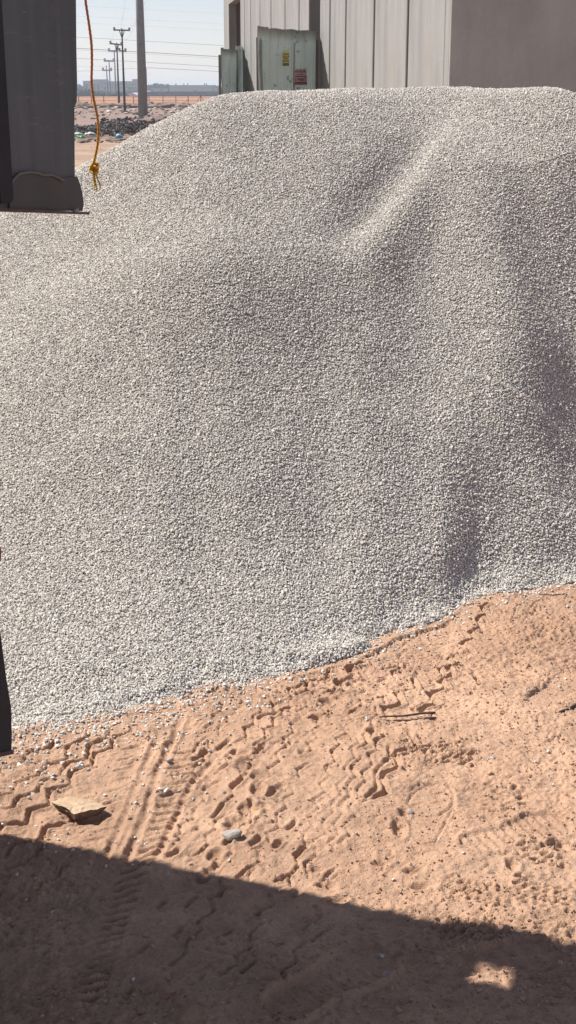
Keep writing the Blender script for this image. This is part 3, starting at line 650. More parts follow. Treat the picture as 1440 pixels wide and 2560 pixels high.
# mud flap: edge seen at the left border; hung just behind the rear corner
def flat_px(f, pts): return [rearpx(x, y, f) for x, y in pts]
F_ = .10
mp = flat_px(F_, [(30, 1878), (31, 1840), (29, 1765), (20, 1715), (10, 1640), (1, 1570), (-8, 1500)])
zlow = mp[0][1]
far_s = mp[0][0]+.50; h0 = mp[0]; h1 = rearpx(0, 1884, F_); hs_l = (h1[1]-h0[1])/(h1[0]-h0[0]); zlow2 = h0[1]+hs_l*.14
poly = mp+[(mp[-1][0], 1.02), (far_s, 1.02), (far_s, zlow2), (h0[0]+.14, zlow2)]
RP('mud_flap', poly, M_rubber, F_, .014, .002)
RP('flap_hem', [(h0[0], zlow-.006), (h0[0]-.0005, zlow+.003), (h0[0]+.14, zlow2+.003), (far_s, zlow2+.003), (far_s, zlow2-.006), (h0[0]+.14, zlow2-.006)], M_rust, F_-.004, .018)
bm = bmesh.new(); tbox(bm, F_+.06, (mp[-1][0]+far_s)/2+.1, 1.10, .06, .9, .16); from_bm('flap_bracket', bm, M_rubber, tt_)
bm = bmesh.new(); sL, zL = rearpx(4, 1380, .02)
n = 16; vs = []
prism(bm, [(sL+.045-.045*math.cos(a), zL+.030*math.sin(a)) for a in [2*math.pi*k/n for k in range(n)]], TU*.02, TV, (0, 0, 1), TU, .05)
from_bm('tail_light', bm, M_red, tt_)
bm = bmesh.new(); tbox(bm, .10, sL+.22, zL+.02, .08, .36, .11); tbox(bm, .14, sL+.30, (zL+ZB)/2, .08, .08, ZB-zL); from_bm('lamp_bracket', bm, M_rubber, tt_)

# ------------------------------------------------------------ rope hanging from the truck's corner
def rope():
    pts_px = [(206, -260), (209, -120), (213, 0), (221, 50), (229, 110), (230, 160), (228, 205), (233, 245), (243, 285), (247, 325), (244, 365), (238, 392), (233, 412)]
    RY = 2.80; c = atY(235, 420, RY)
    P = np.array([atY(x, y, RY) for x, y in pts_px])-c
    cum = np.concatenate([[0], np.cumsum(np.linalg.norm(np.diff(P, axis=0), axis=1))]); S = np.linspace(0, cum[-1], 260)
    Q = np.stack([np.interp(S, cum, P[:, i]) for i in range(3)], -1)
    ker = np.exp(-.5*(np.arange(-12, 13)/5.)**2); ker /= ker.sum()
    Q = np.stack([np.convolve(np.pad(Q[:, i], 12, mode='edge'), ker, mode='valid') for i in range(3)], -1)
    root = thing('rope', 'frayed orange and yellow rope knotted at its lower end, dangling beside the truck', 'rope', tuple(c))
    Mr = Mat('rope_fibre', .7, .3); oc = Mr.n.new('ShaderNodeTexCoord'); sx = Mr.n.new('ShaderNodeSeparateXYZ'); Mr.l.new(oc.outputs['Object'], sx.inputs[0])
    fz = Mr.math('MULTIPLY_ADD', sx.outputs[2], 1/.40, .15)
    cr = Mr.ramp(fz, [(0, (.78, .46, .02)), (.25, (.76, .36, .04)), (.55, (.70, .30, .11)), (.9, (.72, .30, .17))])
    cr = Mr.mix(1.0, cr, Mr.ramp(Mr.noise(Mr.coord('Object', (1, 1, 1)), 260, 2), [(.3, .7), (.7, 1.1)]), 'MULTIPLY'); Mr.color(cr)
    for k in range(3):
        bm = bmesh.new(); pp = [(Q[i][0]+.00145*math.cos(S[i]/.0043+k*2.094), Q[i][1]+.00145*math.sin(S[i]/.0043+k*2.094), Q[i][2]) for i in range(len(S))]
        tube(bm, pp, .0015, 6); from_bm('strand', bm, Mr.m, root, True)
    bm = bmesh.new(); kn = []
    for i in range(60):
        a = i/59*2*math.pi*2.0; kn.append((.0065*math.cos(a)*(1+.3*math.sin(a*1.5)), .0045*math.sin(a*1.5), .004*math.sin(a)+.006-.013*i/59))
    tube(bm, kn, .0034, 7); from_bm('knot', bm, Mr.m, root, True)
    Mt = mottled('rope_tail_fibre', (.70, .36, .01), (.78, .58, .06), 120, .7)
    tails = [([(235, 423), (236, 445), (238, 462), (243, 475)], .0016), ([(234, 424), (234, 448), (236, 466), (237, 477)], .0014), ([(237, 423), (241, 440), (247, 455), (252, 470)], .0015), ([(238, 424), (244, 446), (250, 458), (256, 466)], .0012), ([(236, 424), (238, 446), (241, 466), (240, 477)], .0012), ([(240, 436), (246, 452), (250, 464), (249, 472)], .0010)]
    for t, r in tails:
        A = np.array([atY(x, y, RY) for x, y in t])-c; s = np.linspace(0, 3, 14); B = np.stack([np.interp(s, range(4), A[:, i]) for i in range(3)], -1)
        bm = bmesh.new(); tube(bm, [(b[0]+random.uniform(-.0006, .0006), b[1]+random.uniform(-.003, .003), b[2]) for b in B], [r*(1.1-.5*i/13) for i in range(14)], 5); from_bm('tail_strand', bm, Mt, root, True)
    top = Q[0]+c
    bm = bmesh.new(); hk = [Vector(top)+Vector((0, 0, .01)), Vector(top)+Vector((-.01, -.03, .04)), Vector(ORG)+TP(.02, .01, top[2]+.08)]
    tube(bm, [h-Vector(ORG) for h in hk], .005, 8); from_bm('rope_hook', bm, M_rim, tt_, True)
rope()

# ------------------------------------------------------------ precast building
WD = 3.0; VPX = 271.0; K = FPX/cp   # wall runs away from the camera, 3 m to its side
m_ = (720-VPX)/K                     # lateral drift per metre
wdir = Vector((-m_, 1, 0)).normalized(); wout = Vector((-wdir.y, wdir.x, 0))   # wout points left, out of the wall
def wallY(px): return WD*K/(px-VPX)
Yc = wallY(1119); cor = Vector((WD-m_*Yc, Yc, 0)); HB = 8.0; FL = math.hypot(1, m_)
bld = thing('precast_building', 'tall concrete panel building behind the gravel heap with upright joints and a doorway', 'building', cor)
def wpt(s, out, z): return wdir*s+wout*out+Vector((0, 0, z))
WR = Matrix(((wdir.x, wout.x, 0, 0), (wdir.y, wout.y, 0, 0), (0, 0, 1, 0), (0, 0, 0, 1)))
def wbox(name, s0, s1, o0, o1, z0_, z1_, mat, bw=0.0):
    bm = bmesh.new(); box(bm, (0, 0, 0), (s1-s0, o1-o0, z1_-z0_))
    if bw: bev(bm, bw, 1)
    o = from_bm(name, bm, mat, bld); o.matrix_local = Matrix.Translation(wpt((s0+s1)/2, (o0+o1)/2, (z0_+z1_)/2)) @ WR; return o
def S(px): return (wallY(px)-Yc)*FL
grooves = [1016, 933, 862, 823]
edges = [0]+[S(x) for x in (1107, 1015, 932, 862, 823)]
G2 = [S(x) for x in (769.5, 747, 712.5, 678, 651, 628, 612.5, 603)]
doorA, doorB = S(602), S(574); sEnd = S(561)
gp = .055
ed = edges[:]
for i in range(len(ed)-1):
    wbox('wall_panel', ed[i]+(gp if i > 1 else (.004 if i == 1 else 0)), ed[i+1]-(gp if i > 0 else .004), -.20, 0, 0, HB, M_conc, .008)
recA, recB = S(799), S(771)
wbox('wall_panel', ed[-1]+gp, recA, -.20, 0, 0, HB, M_conc, .008)
g2 = [recB]+G2[1:]
for i in range(len(g2)-1):
    wbox('wall_panel', g2[i]+(gp if i else 0), g2[i+1]-gp*(1.0 if i < 6 else 0), -.20, 0, 0, HB, M_conc, .008)
wbox('wall_panel', doorA-.30+.0, doorA, -.20, .001, 0, HB, M_conc) if g2[-1] < doorA-.32 else None
wbox('wall_panel', doorB, sEnd-.25, -.20, 0, 0, HB, M_conc, .008)
wbox('wall_panel', sEnd-.23, sEnd, -.20, -.01, 0, HB, M_conc, .008)
wbox('lintel', doorA, doorB, -.20, -.002, EYE+(230-15)/K*wallY(588), HB, M_conc)
wbox('joint_backing', .02, recA-.02, -.30, -.205, 0, HB, M_joint)
wbox('joint_backing', recB+.02, doorA-.02, -.30, -.205, 0, HB, M_joint)
wbox('joint_backing', doorB+.02, sEnd-.02, -.30, -.205, 0, HB, M_joint)
# recess: set-back bay, its shade put into the dark colour; its far jamb is the end of the next panel
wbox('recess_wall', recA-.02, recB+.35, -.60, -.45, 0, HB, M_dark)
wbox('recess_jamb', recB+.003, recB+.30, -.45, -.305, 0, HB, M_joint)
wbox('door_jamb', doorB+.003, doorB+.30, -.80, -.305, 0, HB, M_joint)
wbox('door_interior', doorA-.1, doorB+.2, -1.0, -.81, 0, 5.5, M_dark)  # dark slab stands in for the shaded inside of the doorway
# gable side facing the camera: wide plain panels
rdir = -wout; xx = 0
def rbox(name, a, b, o0, o1, z0_, z1_, mat, bw=0.0):
    bm = bmesh.new(); box(bm, (0, 0, 0), (o1-o0, b-a, z1_-z0_))
    if bw: bev(bm, bw, 1)
    o = from_bm(name, bm, mat, bld); o.matrix_local = Matrix.Translation(wdir*((o0+o1)/2)+rdir*((a+b)/2)+Vector((0, 0, (z0_+z1_)/2))) @ WR; return o
for a, b in ((.0, 2.4), (2.45, 4.8), (4.85, 7.2), (7.25, 9.6), (9.65, 12)):
    rbox('gable_panel', a, b, -.035, -.0015, 0, HB, M_conc2, .006)
rbox('joint_backing', .205, 12, .003, .10, 0, HB, M_joint)
rbox('roof_slab', 0.02, 12, 0.02, sEnd, HB-.3, HB-.05, M_conc)

# ------------------------------------------------------------ sheet-metal hoardings
def hoarding(name, label, A, B, top, curl=None, group='sheet metal hoardings by the wall', seed=0):
    """corrugated sheet standing from plan point A (left) to B (right), optional curled end"""
    A, B = Vector(A), Vector(B); L = (B-A).length; d = (B-A)/L; nrm = Vector((d.y, -d.x, 0)); root = thing(name, label, 'hoarding', tuple((A+B)/2), 0, group); mid = (A+B)/2
    r = random.Random(seed); n = 120; bm = bmesh.new(); rows = []; nz = 14
    tops = [top+.005*math.sin(i*.21+seed)+.002*math.sin(i*.9)+(.02 if i < 18 else 0) for i in range(n+1)]
    for j in range(nz+1):
        row = []
        for i in range(n+1):
            t = i/n; s = t*L; rib = s % .15; c = .022 if .105 < rib < .135 else (.011 if .095 < rib < .145 else 0)
            if t < .1: c = 0
            p = A+d*s+nrm*(c+.010*math.sin(t*9+j*.35)+.006*math.sin(j*.9+t*4))-mid
            if curl and t > curl[0]:
                q_ = (t-curl[0])/(1-curl[0]); p = A+d*(L*curl[0]+curl[1]*math.sin(q_*1.5))-nrm*(curl[1]*(1-math.cos(q_*1.5)))*curl[2]+nrm*c-mid
            z = tops[i]*j/nz
            row.append(bm.verts.new((p.x, p.y, z)))
        rows.append(row)
    for j in range(nz):
        for i in range(n): bm.faces.new((rows[j][i], rows[j][i+1], rows[j+1][i+1], rows[j+1][i]))
    r_ = bmesh.ops.solidify(bm, geom=bm.faces[:], thickness=.004)
    from_bm('sheet', bm, M_hoard, root, True)
    for s in (.06, L*.5, L-.12):
        bm = bmesh.new(); p = A+d*s-nrm*.05-mid; box(bm, (p.x, p.y, (top-.12)/2), (.05, .05, top-.12)); from_bm('post', bm, M_joint, root)
    return root, A-mid, d, nrm
def plan(px, py_top, Y): p = atY(px, py_top, Y); return (p[0], p[1], 0), p[2]
HL, zt = plan(645, 71, 18.9); HRp, zt2 = plan(812, 77, 20.05)
hr, A0, dH, nH = hoarding('hoarding', 'large grey-green sheet metal hoarding with a yellow sticker and a red lettered sign', HL, HRp, (zt+zt2)/2, (.80, .20, 1.2), seed=2)
hl, _, _, _ = hoarding('hoarding', 'narrow battered grey sheet metal hoarding standing before the doorway', plan(553, 128, 29.0)[0], plan(592, 120, 30.3)[0], atY(590, 124, 29.7)[2], None, seed=5)
# return flange of the narrow one (dark side)
bm = bmesh.new(); a1 = Vector(plan(590, 120, 30.25)[0]); a2 = Vector(plan(605, 116, 31.4)[0]); base_ = Vector(hl.location)
zf = atY(598, 112, 30.5)[2]
v_ = [a1-base_, a2-base_]; dd = (v_[1]-v_[0]).normalized(); nn = Vector((dd.y, -dd.x, 0))*.01
for kk in range(1):
    P = [v_[0], v_[0]+(v_[1]-v_[0])*.33-nn*5, v_[0]+(v_[1]-v_[0])*.66+nn*3, v_[1]]
    for a, b in zip(P[:-1], P[1:]):
        f = [bm.verts.new((a.x, a.y, 0)), bm.verts.new((b.x, b.y, 0)), bm.verts.new((b.x, b.y, zf)), bm.verts.new((a.x, a.y, zf-.03))]
        bm.faces.new(f)
bmesh.ops.solidify(bm, geom=bm.faces[:], thickness=.006); from_bm('side_flange', bm, M_hoard, hl)
# stickers on the large hoarding
def on_h(px, py, off=.034):
    d = Vector(ray(px, py)); o = Vector((0, 0, EYE)); P0 = Vector(hr.location)+A0+nH*off; t = (P0-o).dot(nH)/d.dot(nH); return o+d*t-Vector(hr.location)
def flatmat(name, c, r=.6): M = Mat(name, r, .3); M.color(c); return M.m
def plaque(name, pts, mat, parent, off, th=.002):
    bm = bmesh.new(); P = [on_h(x, y, off) for x, y in pts]; f = [bm.verts.new(p) for p in P]; g_ = [bm.verts.new(p-nH*th) for p in P]
    bm.faces.new(f); bm.faces.new(g_[::-1])
    for i in range(len(P)): j = (i+1) % len(P); bm.faces.new((f[j], f[i], g_[i], g_[j]))
    bmesh.ops.recalc_face_normals(bm, faces=bm.faces); return from_bm(name, bm, mat, parent)
def rect(x0, y0, x1, y1): return [(x0, y0), (x1, y0), (x1, y1), (x0, y1)]
if nH.y > 0: nH = -nH
Y_ = flatmat('sticker_yellow', (.62, .56, .16)); BK = flatmat('sticker_black', (.035, .035, .02)); GR = flatmat('sticker_grey', (.17, .16, .12)); PK = flatmat('sign_pale', (.52, .40, .40)); RD = flatmat('sign_red', (.26, .035, .05)); INK = flatmat('sign_ink', (.10, .05, .06))
st = plaque('warning_sticker', rect(707, 128, 722.5, 165), Y_, hr, .036)
def stroke(name, pts, w, mat, parent, off=.040):
    bm = bmesh.new()
    for a, b in zip(pts[:-1], pts[1:]):
        A, B = Vector((a[0], a[1])), Vector((b[0], b[1])); d = (B-A); 
        if d.length < 1e-6: continue
        d.normalize(); n = Vector((-d.y, d.x))*w/2; A = A-d*w*.25; B = B+d*w*.25
        q4 = [A+n, B+n, B-n, A-n]; f = [bm.verts.new(on_h(p.x, p.y, off)) for p in q4]; bm.faces.new(f)
    bmesh.ops.recalc_face_normals(bm, faces=bm.faces); return from_bm(name, bm, mat, parent)
stroke('emblem', [(708, 134), (712, 136), (714, 134.5)], 2.0, BK, st); stroke('emblem', [(716, 134.5), (718, 136), (722, 134)], 2.0, BK, st)
stroke('emblem', [(707.8, 139), (709.5, 143), (713, 146), (717, 146), (720.5, 143), (722, 139)], 1.8, BK, st, .041)
stroke('emblem', [(714, 140.5), (716, 140.8)], 2.6, BK, st)
plaque('print_bar', rect(707.3, 149, 722.3, 155), GR, st, .038); plaque('print_bar', rect(707.3, 158, 722.3, 164), BK, st, .0385)
for yy in (151, 153.2, 161): stroke('lettering', [(709.5, yy), (713, yy), (713.5, yy-.6), (716, yy), (720.5, yy)], .7, Y_, st, .0405)
sg = plaque('sign_plate', [(736, 173), (766, 171), (768, 212), (735, 212)], PK, hr, .036)
for y0, y1, a, b in ((178.6, 180.8, 737, 764.5), (190.3, 192.6, 738, 765), (205.2, 207.6, 735.5, 767), (208.6, 211.6, 736, 767)): plaque('red_bar', rect(a, y0, b, y1), RD, sg, .038)
stroke('lettering', [(741, 175), (744, 176.5), (747, 175), (750, 176), (753, 173.5), (754, 178)], .9, INK, sg); stroke('lettering', [(757, 176), (761, 176.5), (763.5, 174)], .9, INK, sg)
stroke('lettering', [(740, 188), (743, 186), (746, 187.5), (749, 185.5), (752, 187), (755, 183.5), (755.4, 187.5), (759, 186)], 1.0, INK, sg)
dg = [[(738, 196), (740, 198), (738.5, 200), (740.5, 202.5)], [(744.5, 199), (743, 197.5), (744.5, 195.8), (746, 197.5), (746.6, 202.5)], [(749.5, 199), (748, 197.5), (749.5, 195.8), (751, 197.5), (751.5, 202.5)], [(752.7, 196), (754, 202.5), (755.6, 196)],
      [(757.3, 196), (757.3, 202.5)], [(759.6, 202.5), (759.6, 196.5), (762.3, 196.5), (762.4, 195.5)], [(764.6, 196), (765, 202.5)]]
for s in dg: stroke('lettering', s, 1.15, INK, sg)

# ------------------------------------------------------------ poles and lines
M_pole = mottled('galvanised_steel', (.20, .205, .215), (.27, .275, .285), 3, .55, .4)
M_wood = mottled('dark_pole', (.07, .062, .062), (.11, .10, .10), 3, .85)
M_wire = mottled('wire', (.22, .22, .24), (.28, .28, .30), 3, .7)
def pole(xb, yb, xt, yt, wb, wt, label, arms=(), mat=None, name='utility_pole', over=None, n=10, cat='pole', Y=None):
    b = at(xb, yb) if Y is None else atY(xb, yb, Y); Y = b[1]; t = atY(xt, yt, Y); sc = Y/(FPX*cp)
    root = thing(name, label, cat, (b[0], Y, 0), 0, 'poles of the power line' if name == 'utility_pole' else None)
    rel = np.array([b[0], Y, 0]); bm = bmesh.new(); H = t[2] if over is None else over
    tube(bm, [(0, 0, -.3), (t[0]-b[0] if over is None else 0, 0, H)], [wb*sc/2, wt*sc/2], n); from_bm('shaft', bm, mat or M_wood, root, n > 10)
    for (x0, x1, ya, yb2) in arms:
        p0 = atY(x0, ya, Y)-rel; p1 = atY(x1, yb2, Y)-rel; r = .055*Y/100
        bm = bmesh.new(); tube(bm, [(p0[0], -.12, p0[2]), (p1[0], -.12, p1[2])], r, 6); a = from_bm('crossarm', bm, mat or M_wood, root)
        for t_ in (0, 1):
            e = p0*(1-t_)+p1*t_; bm = bmesh.new(); tube(bm, [(e[0], -.12, e[2]-r), (e[0], -.12, e[2]+.17*Y/100), (e[0], -.12, e[2]+.19*Y/100)], [r*1.3, r*1.5, r*.7], 7); from_bm('insulator', bm, M_wire, a)
        xm = ((p0+p1)/2)
        if x1-x0 > 25:
            for s in (-1, 1):
                bm = bmesh.new(); tube(bm, [(0, -.1, xm[2]-.55*Y/100), ((p1[0]-p0[0])*.17*s, -.1, xm[2])], r*.6, 5); from_bm('brace', bm, mat or M_wood, root)
    return root
bp = pole(358, 297, 349, 0, 22.5, 11, 'thick tapering grey steel power pole rising out of view left of the building', mat=M_pole, name='steel_pole', over=15, n=16, cat='steel pole')
b0 = at(358, 297)
bm = bmesh.new(); tube(bm, [(0, 0, -.2), (0, 0, .10)], [.50, .46], 20); o = from_bm('foundation', bm, M_conc, bp)
pole(312, 280, 304.5, 71, 6.2, 3.0, 'nearest dark pole with a broad crossarm, just left of the thick steel pole', [(286, 323.5, 75, 76)])
pole(297.5, 262, 292, 107, 5.2, 2.6, 'second dark pole of the row, its crossarm reaching left', [(276.5, 304, 109, 112), (299, 314, 127, 128)])
pole(290, 239, 285.5, 125, 3.9, 2.4, 'third dark pole of the row with a short crossarm', [(272.5, 291, 127, 128.5)])
pole(276.5, 238.5, 272.5, 150, 3.6, 2.2, 'fourth dark pole of the row with a level crossarm', [(262, 284, 152.5, 153)])
pole(270.5, 238.6, 265.5, 163, 3.4, 2.0, 'farthest dark pole of the row, leftmost and shortest', [(257.5, 278, 175.5, 176)])
pole(367, 236, 365, 169, 3.0, 2.4, 'thin dark pole showing just right of the thick steel pole', Y=300)
def wire(pts, Y0_, Y1_, wpx, label, group='overhead wires'):
    n = 22; x = np.array([p[0] for p in pts]); y = np.array([p[1] for p in pts]); P = []
    xs_ = np.linspace(x[0], x[-1], n) if abs(x[-1]-x[0]) > abs(y[-1]-y[0]) else None
    s = np.linspace(0, 1, n); cum = np.linspace(0, 1, len(pts)); co = np.polyfit(cum, x, min(2, len(pts)-1)); cy = np.polyfit(cum, y, min(2, len(pts)-1))
    for q_ in s:
        Yq = Y0_+(Y1_-Y0_)*q_; P.append(atY(np.polyval(co, q_), np.polyval(cy, q_), Yq))
    c = P[n//2].copy(); c0 = np.array([c[0], c[1], c[2]]); bm = bmesh.new(); tube(bm, [p-c0 for p in P], [.33*wpx*p[1]/FPX for p in P], 5)
    o = from_bm('power_line', bm, M_wire, None, True); o.location = tuple(c0); return props(o, label, 'wire', group)
wire([(60, 86), (300, 99), (640, 119)], 150, 150, 1.0, 'uppermost distinct wire crossing the sky from left to right')
wire([(60, 113), (300, 127), (640, 147)], 150, 150, 1.7, 'darkest wire, at the height of the second pole crossarm')
wire([(60, 118), (300, 131), (640, 152)], 152, 152, .6, 'faint wire running just under the darkest wire')
wire([(60, 139), (300, 152), (640, 172)], 150, 150, 1.1, 'third distinct wire crossing below the darkest one')
wire([(60, 180), (200, 178), (365, 169)], 300, 300, .8, 'low wire sloping up to the thin pole from the left')
wire([(365, 169), (470, 174.5), (640, 184)], 300, 300, 1.3, 'low dark wire running right from the thin pole')
wire([(60, 165), (270, 166), (290, 160)], 300, 300, .4, 'very faint wire low over the far building')
wire([(300, 76), (309, 30), (316, -30)], 113, 50, .5, 'thin wire rising steeply from the nearest dark pole')
wire([(323, 76), (345, 40), (380, -30)], 113, 50, .55, 'thin wire rising behind the thick steel pole to the right')
wire([(303, 110), (325, 88), (341, 52)], 180, 113, .45, 'thin short wire between the second and nearest dark poles')
wire([(276, 109), (281, 92), (286.5, 75)], 180, 113, .45, 'thin wire joining the left crossarm ends of two poles')
for k, y in enumerate((20, 46, 62)):
    wire([(60, y-14), (300, y), (640, y+18)], 260, 260, .32, ('highest', 'middle', 'lowest')[k]+' of three very faint wires high in the pale sky')

# ------------------------------------------------------------ far field: fence, bank, buildings, trees
M_fencep = mottled('fence_post', (.13, .10, .09), (.18, .14, .12), 3)
YF = at(300, 262)[1]; scF = YF/(FPX*cp)
fen = thing('wire_fence', 'long low wire fence on thin dark posts before the orange sand', 'fence', (at(350, 262)[0], YF, 0))
fx = at(350, 262)[0]
for x in (94, 128, 163, 197, 229, 260, 300, 334, 373, 408, 440, 471, 502, 534, 566, 598):
    bm = bmesh.new(); h = atY(x, 240.5, YF)[2]; box(bm, (at(x, 262)[0]-fx, 0, h/2), (.085, .085, h)); from_bm('post', bm, M_fencep, fen)
for s in (-1, 1):
    bm = bmesh.new(); x5 = at(502, 262)[0]-fx; tube(bm, [(x5, 0, 1.15), (x5+s*.75, 0, 0)], .03, 5); from_bm('brace', bm, M_fencep, fen)
xa, xb = at(60, 262)[0]-fx, at(640, 262)[0]-fx
for z in (.15, .55, .95, 1.17):
    bm = bmesh.new(); tube(bm, [(xa, 0, z), (xb, 0, z)], .016, 4); from_bm('fence_wire', bm, M_fencep, fen)
def far_box(x0, x1, y0, y1, Y, depth): # -> centre,size
    a = atY(x0, y1, Y); b = atY(x1, y0, Y); return a, b
def prism_row(name, pts_top, Y, depth, mat, label, cat, rough=.0, kind=None):
    bm = bmesh.new(); c = atY(pts_top[len(pts_top)//2][0], 230, Y); fr = []; bk = []
    poly = [(atY(x, y, Y)[0]-c[0], atY(x, y, Y)[2]) for x, y in pts_top]; poly = [(poly[0][0], -.5)]+poly+[(poly[-1][0], -.5)]
    prism(bm, poly, (0, 0, 0), (1, 0, 0), (0, 0, 1), (0, 1, 0), depth); o = from_bm(name, bm, mat); o.location = (c[0], Y, 0); return props(o, label, cat, None, kind)
M_bank = mottled('dark_bank', (.10, .095, .10), (.17, .16, .165), .25, stretch=(1, 1, 3))
M_hotel = mottled('pinkish_render', (.33, .265, .235), (.39, .315, .28), .2); M_white = mottled('pale_render', (.46, .43, .37), (.52, .48, .42), .2); M_win = mottled('far_window', (.07, .07, .08), (.10, .10, .11), .5)
prism_row('boundary_bank', [(-700, 229), (100, 229), (190, 229.5), (560, 228.5), (1600, 228.5)], 560, 6, M_bank, 'long low dark grey bank along the far side of the orange sand', 'bank')
def scrub(name, blobs, Y, col, label, cat, n=900, leaf=.35, group=None, trunk=True):
    """foliage clump(s): many small leaf faces in lobed volumes; blobs=(px,py,rx,ry) at distance Y"""
    c = atY(blobs[0][0], 230, Y); root = thing(name, label, cat, (c[0], Y, 0), 0, group); bm = bmesh.new(); sc = Y/(FPX*cp); r = random.Random(int(blobs[0][0]*7))
    tot = sum(b[2]*b[3] for b in blobs)
    for (x, y, rx, ry) in blobs:
        p = atY(x, y, Y); k = max(40, int(n*rx*ry/tot))
        for _ in range(k):
            d = Vector((r.gauss(0, 1), r.gauss(0, 1), r.gauss(0, 1))).normalized()*r.random()**.35
            q_ = Vector((p[0]-c[0]+d.x*rx*sc, d.y*rx*sc, p[2]+d.z*ry*sc)); s = leaf*r.uniform(.5, 1.4)
            if q_.z < 0: q_.z = abs(q_.z)*.3
            a = Vector((r.gauss(0, 1), r.gauss(0, 1), r.gauss(0, 1))).normalized()*s; b = a.orthogonal().normalized()*s*r.uniform(.5, 1)
            bm.faces.new([bm.verts.new(q_+a), bm.verts.new(q_+b), bm.verts.new(q_-a), bm.verts.new(q_-b)])
    from_bm('crown', bm, col, root)
    if trunk:
        for (x, y, rx, ry) in blobs[:3]:
            p = atY(x, y, Y); bm = bmesh.new(); tube(bm, [(p[0]-c[0], 0, -.2), (p[0]-c[0], 0, max(p[2], .5))], [.16, .08], 6); from_bm('trunk', bm, M_wood, root)
    return root
M_fol = mottled('far_foliage', (.045, .085, .06), (.085, .13, .09), .3, .9); M_scr = mottled('grey_scrub', (.10, .11, .08), (.16, .165, .12), .3, .9)
scrub('bush', [(197, 232, 14, 6), (215, 231, 14, 7), (232, 233, 14, 5), (205, 235, 18, 4)], 540, M_scr, 'broad grey-green bush on the left by the truck edge', 'bush', 2600, .5)
scrub('bush', [(255, 234, 12, 4.5), (272, 235, 14, 4), (290, 235, 14, 4)], 545, M_scr, 'low grey-green bush behind the thin poles', 'bush', 1800, .45)
scrub('tree', [(376, 220, 9, 6), (390, 217, 10, 7), (404, 219, 9, 7), (395, 224, 18, 5), (410, 225, 6, 4)], 850, M_fol, 'broad blue-green tree group right of the steel pole', 'tree', 2800, .7)
scrub('tree', [(418, 218, 7, 6), (424, 222, 6, 6), (414, 223, 6, 4)], 860, M_fol, 'small dark tree against the left end of the pale shed', 'tree', 1200, .6)
scrub('tree', [(536, 221, 6, 6), (546, 223, 8, 6), (556, 224, 8, 5), (566, 225, 8, 5)], 850, M_fol, 'blue-green trees right of the pale shed', 'tree', 1800, .7)
scrub('tree', [(197, 218, 5, 6), (204, 221, 4, 5)], 900, M_fol, 'small tree left of the long pinkish building', 'tree', 600, .6)
# long pinkish building
def far_building(name, blocks, wins, Y, mat, label, depth=14):
    c = atY(blocks[0][0], 230, Y); root = thing(name, label, 'building', (c[0], Y, 0))
    for i, (x0, x1, y) in enumerate(blocks):
        a = atY(x0, y, Y); b = atY(x1, y, Y); bm = bmesh.new(); dd = depth+.5*i; box(bm, ((a[0]+b[0])/2-c[0], dd/2-.15*i, a[2]/2), (b[0]-a[0], dd, a[2])); from_bm('wall', bm, mat, root)
        bm = bmesh.new(); box(bm, ((a[0]+b[0])/2-c[0], dd/2-.15*i-.2, a[2]+.12), (b[0]-a[0]+.3, dd+.3, .26)); from_bm('parapet', bm, mat, root)
    for (x0, x1, y0, y1) in wins:
        a = atY(x0, y1, Y); b = atY(x1, y0, Y); bm = bmesh.new(); box(bm, ((a[0]+b[0])/2-c[0], -.9, (a[2]+b[2])/2), (b[0]-a[0], .35, b[2]-a[2])); from_bm('window', bm, M_win, root)
    return root
wins = [(209.5, 212.5, 208, 220), (215, 219, 209, 221), (234, 239, 209, 227), (243, 249, 209, 227), (252.5, 256, 207, 210), (252.5, 256, 215, 219), (261, 265, 207, 210), (261, 265, 217, 226), (270, 273, 209, 212), (280, 283, 209, 212), (280, 283, 217, 221),
        (301, 304, 209, 212), (301, 304, 217, 221), (316, 319, 209, 212), (316, 319, 216, 220), (322, 328, 217, 224), (330, 334, 210, 213), (330, 334, 217, 223), (337, 341, 209, 212), (337, 341, 218, 224)]
far_building('hotel_block', [(207.5, 231, 203), (231, 264, 199.5), (264, 331, 204), (331, 347, 199)], wins, 900, M_hotel, 'long pinkish multi-storey building with dark windows on the horizon')
sh = far_building('shed', [(424, 530, 214)], [(486, 492, 225.5, 228)], 800, M_white, 'long low pale shed with one dark opening on the horizon', 20)
# white roof rim of the shed + lower right lean-to
bm = bmesh.new(); a = atY(530.5, 217, 800); b = atY(539, 221, 800); c = atY(424, 230, 800)
prism(bm, [(a[0]-c[0], 0), (b[0]-c[0], 0), (b[0]-c[0], b[2]), (a[0]-c[0], a[2])], (0, .4, 0), (1, 0, 0), (0, 0, 1), (0, 1, 0), 18); from_bm('lean_to', bm, M_hotel, sh)
for x in (438, 458, 468, 510, 514.5):
    bm = bmesh.new(); p = atY(x, 211, 800); box(bm, (p[0]-c[0], 5, p[2]), (.5, .8, 1.1)); from_bm('roof_vent', bm, M_win, sh)
far_building('small_house', [(376, 415, 222.5), (381, 396, 221)], [(379, 384, 225, 227), (402, 407, 225, 227)], 780, M_white, 'small flat-roofed pale house in front of the trees', 10)
far_building('trailer', [(316, 344, 228.2)], [], 545, flatmat('trailer_grey', (.30, .32, .34)), 'long pale grey trailer standing behind the sand beside the steel pole', 5)
bg_ = rock('plastic_bag', 340, 238, 9, (1, .6, .5), flatmat('bag_white', (.8, .8, .8)), 'white plastic bag caught on the fence left of the steel pole', 'bag', 31); bg_.location = tuple(atY(340, 237, YF-.3))
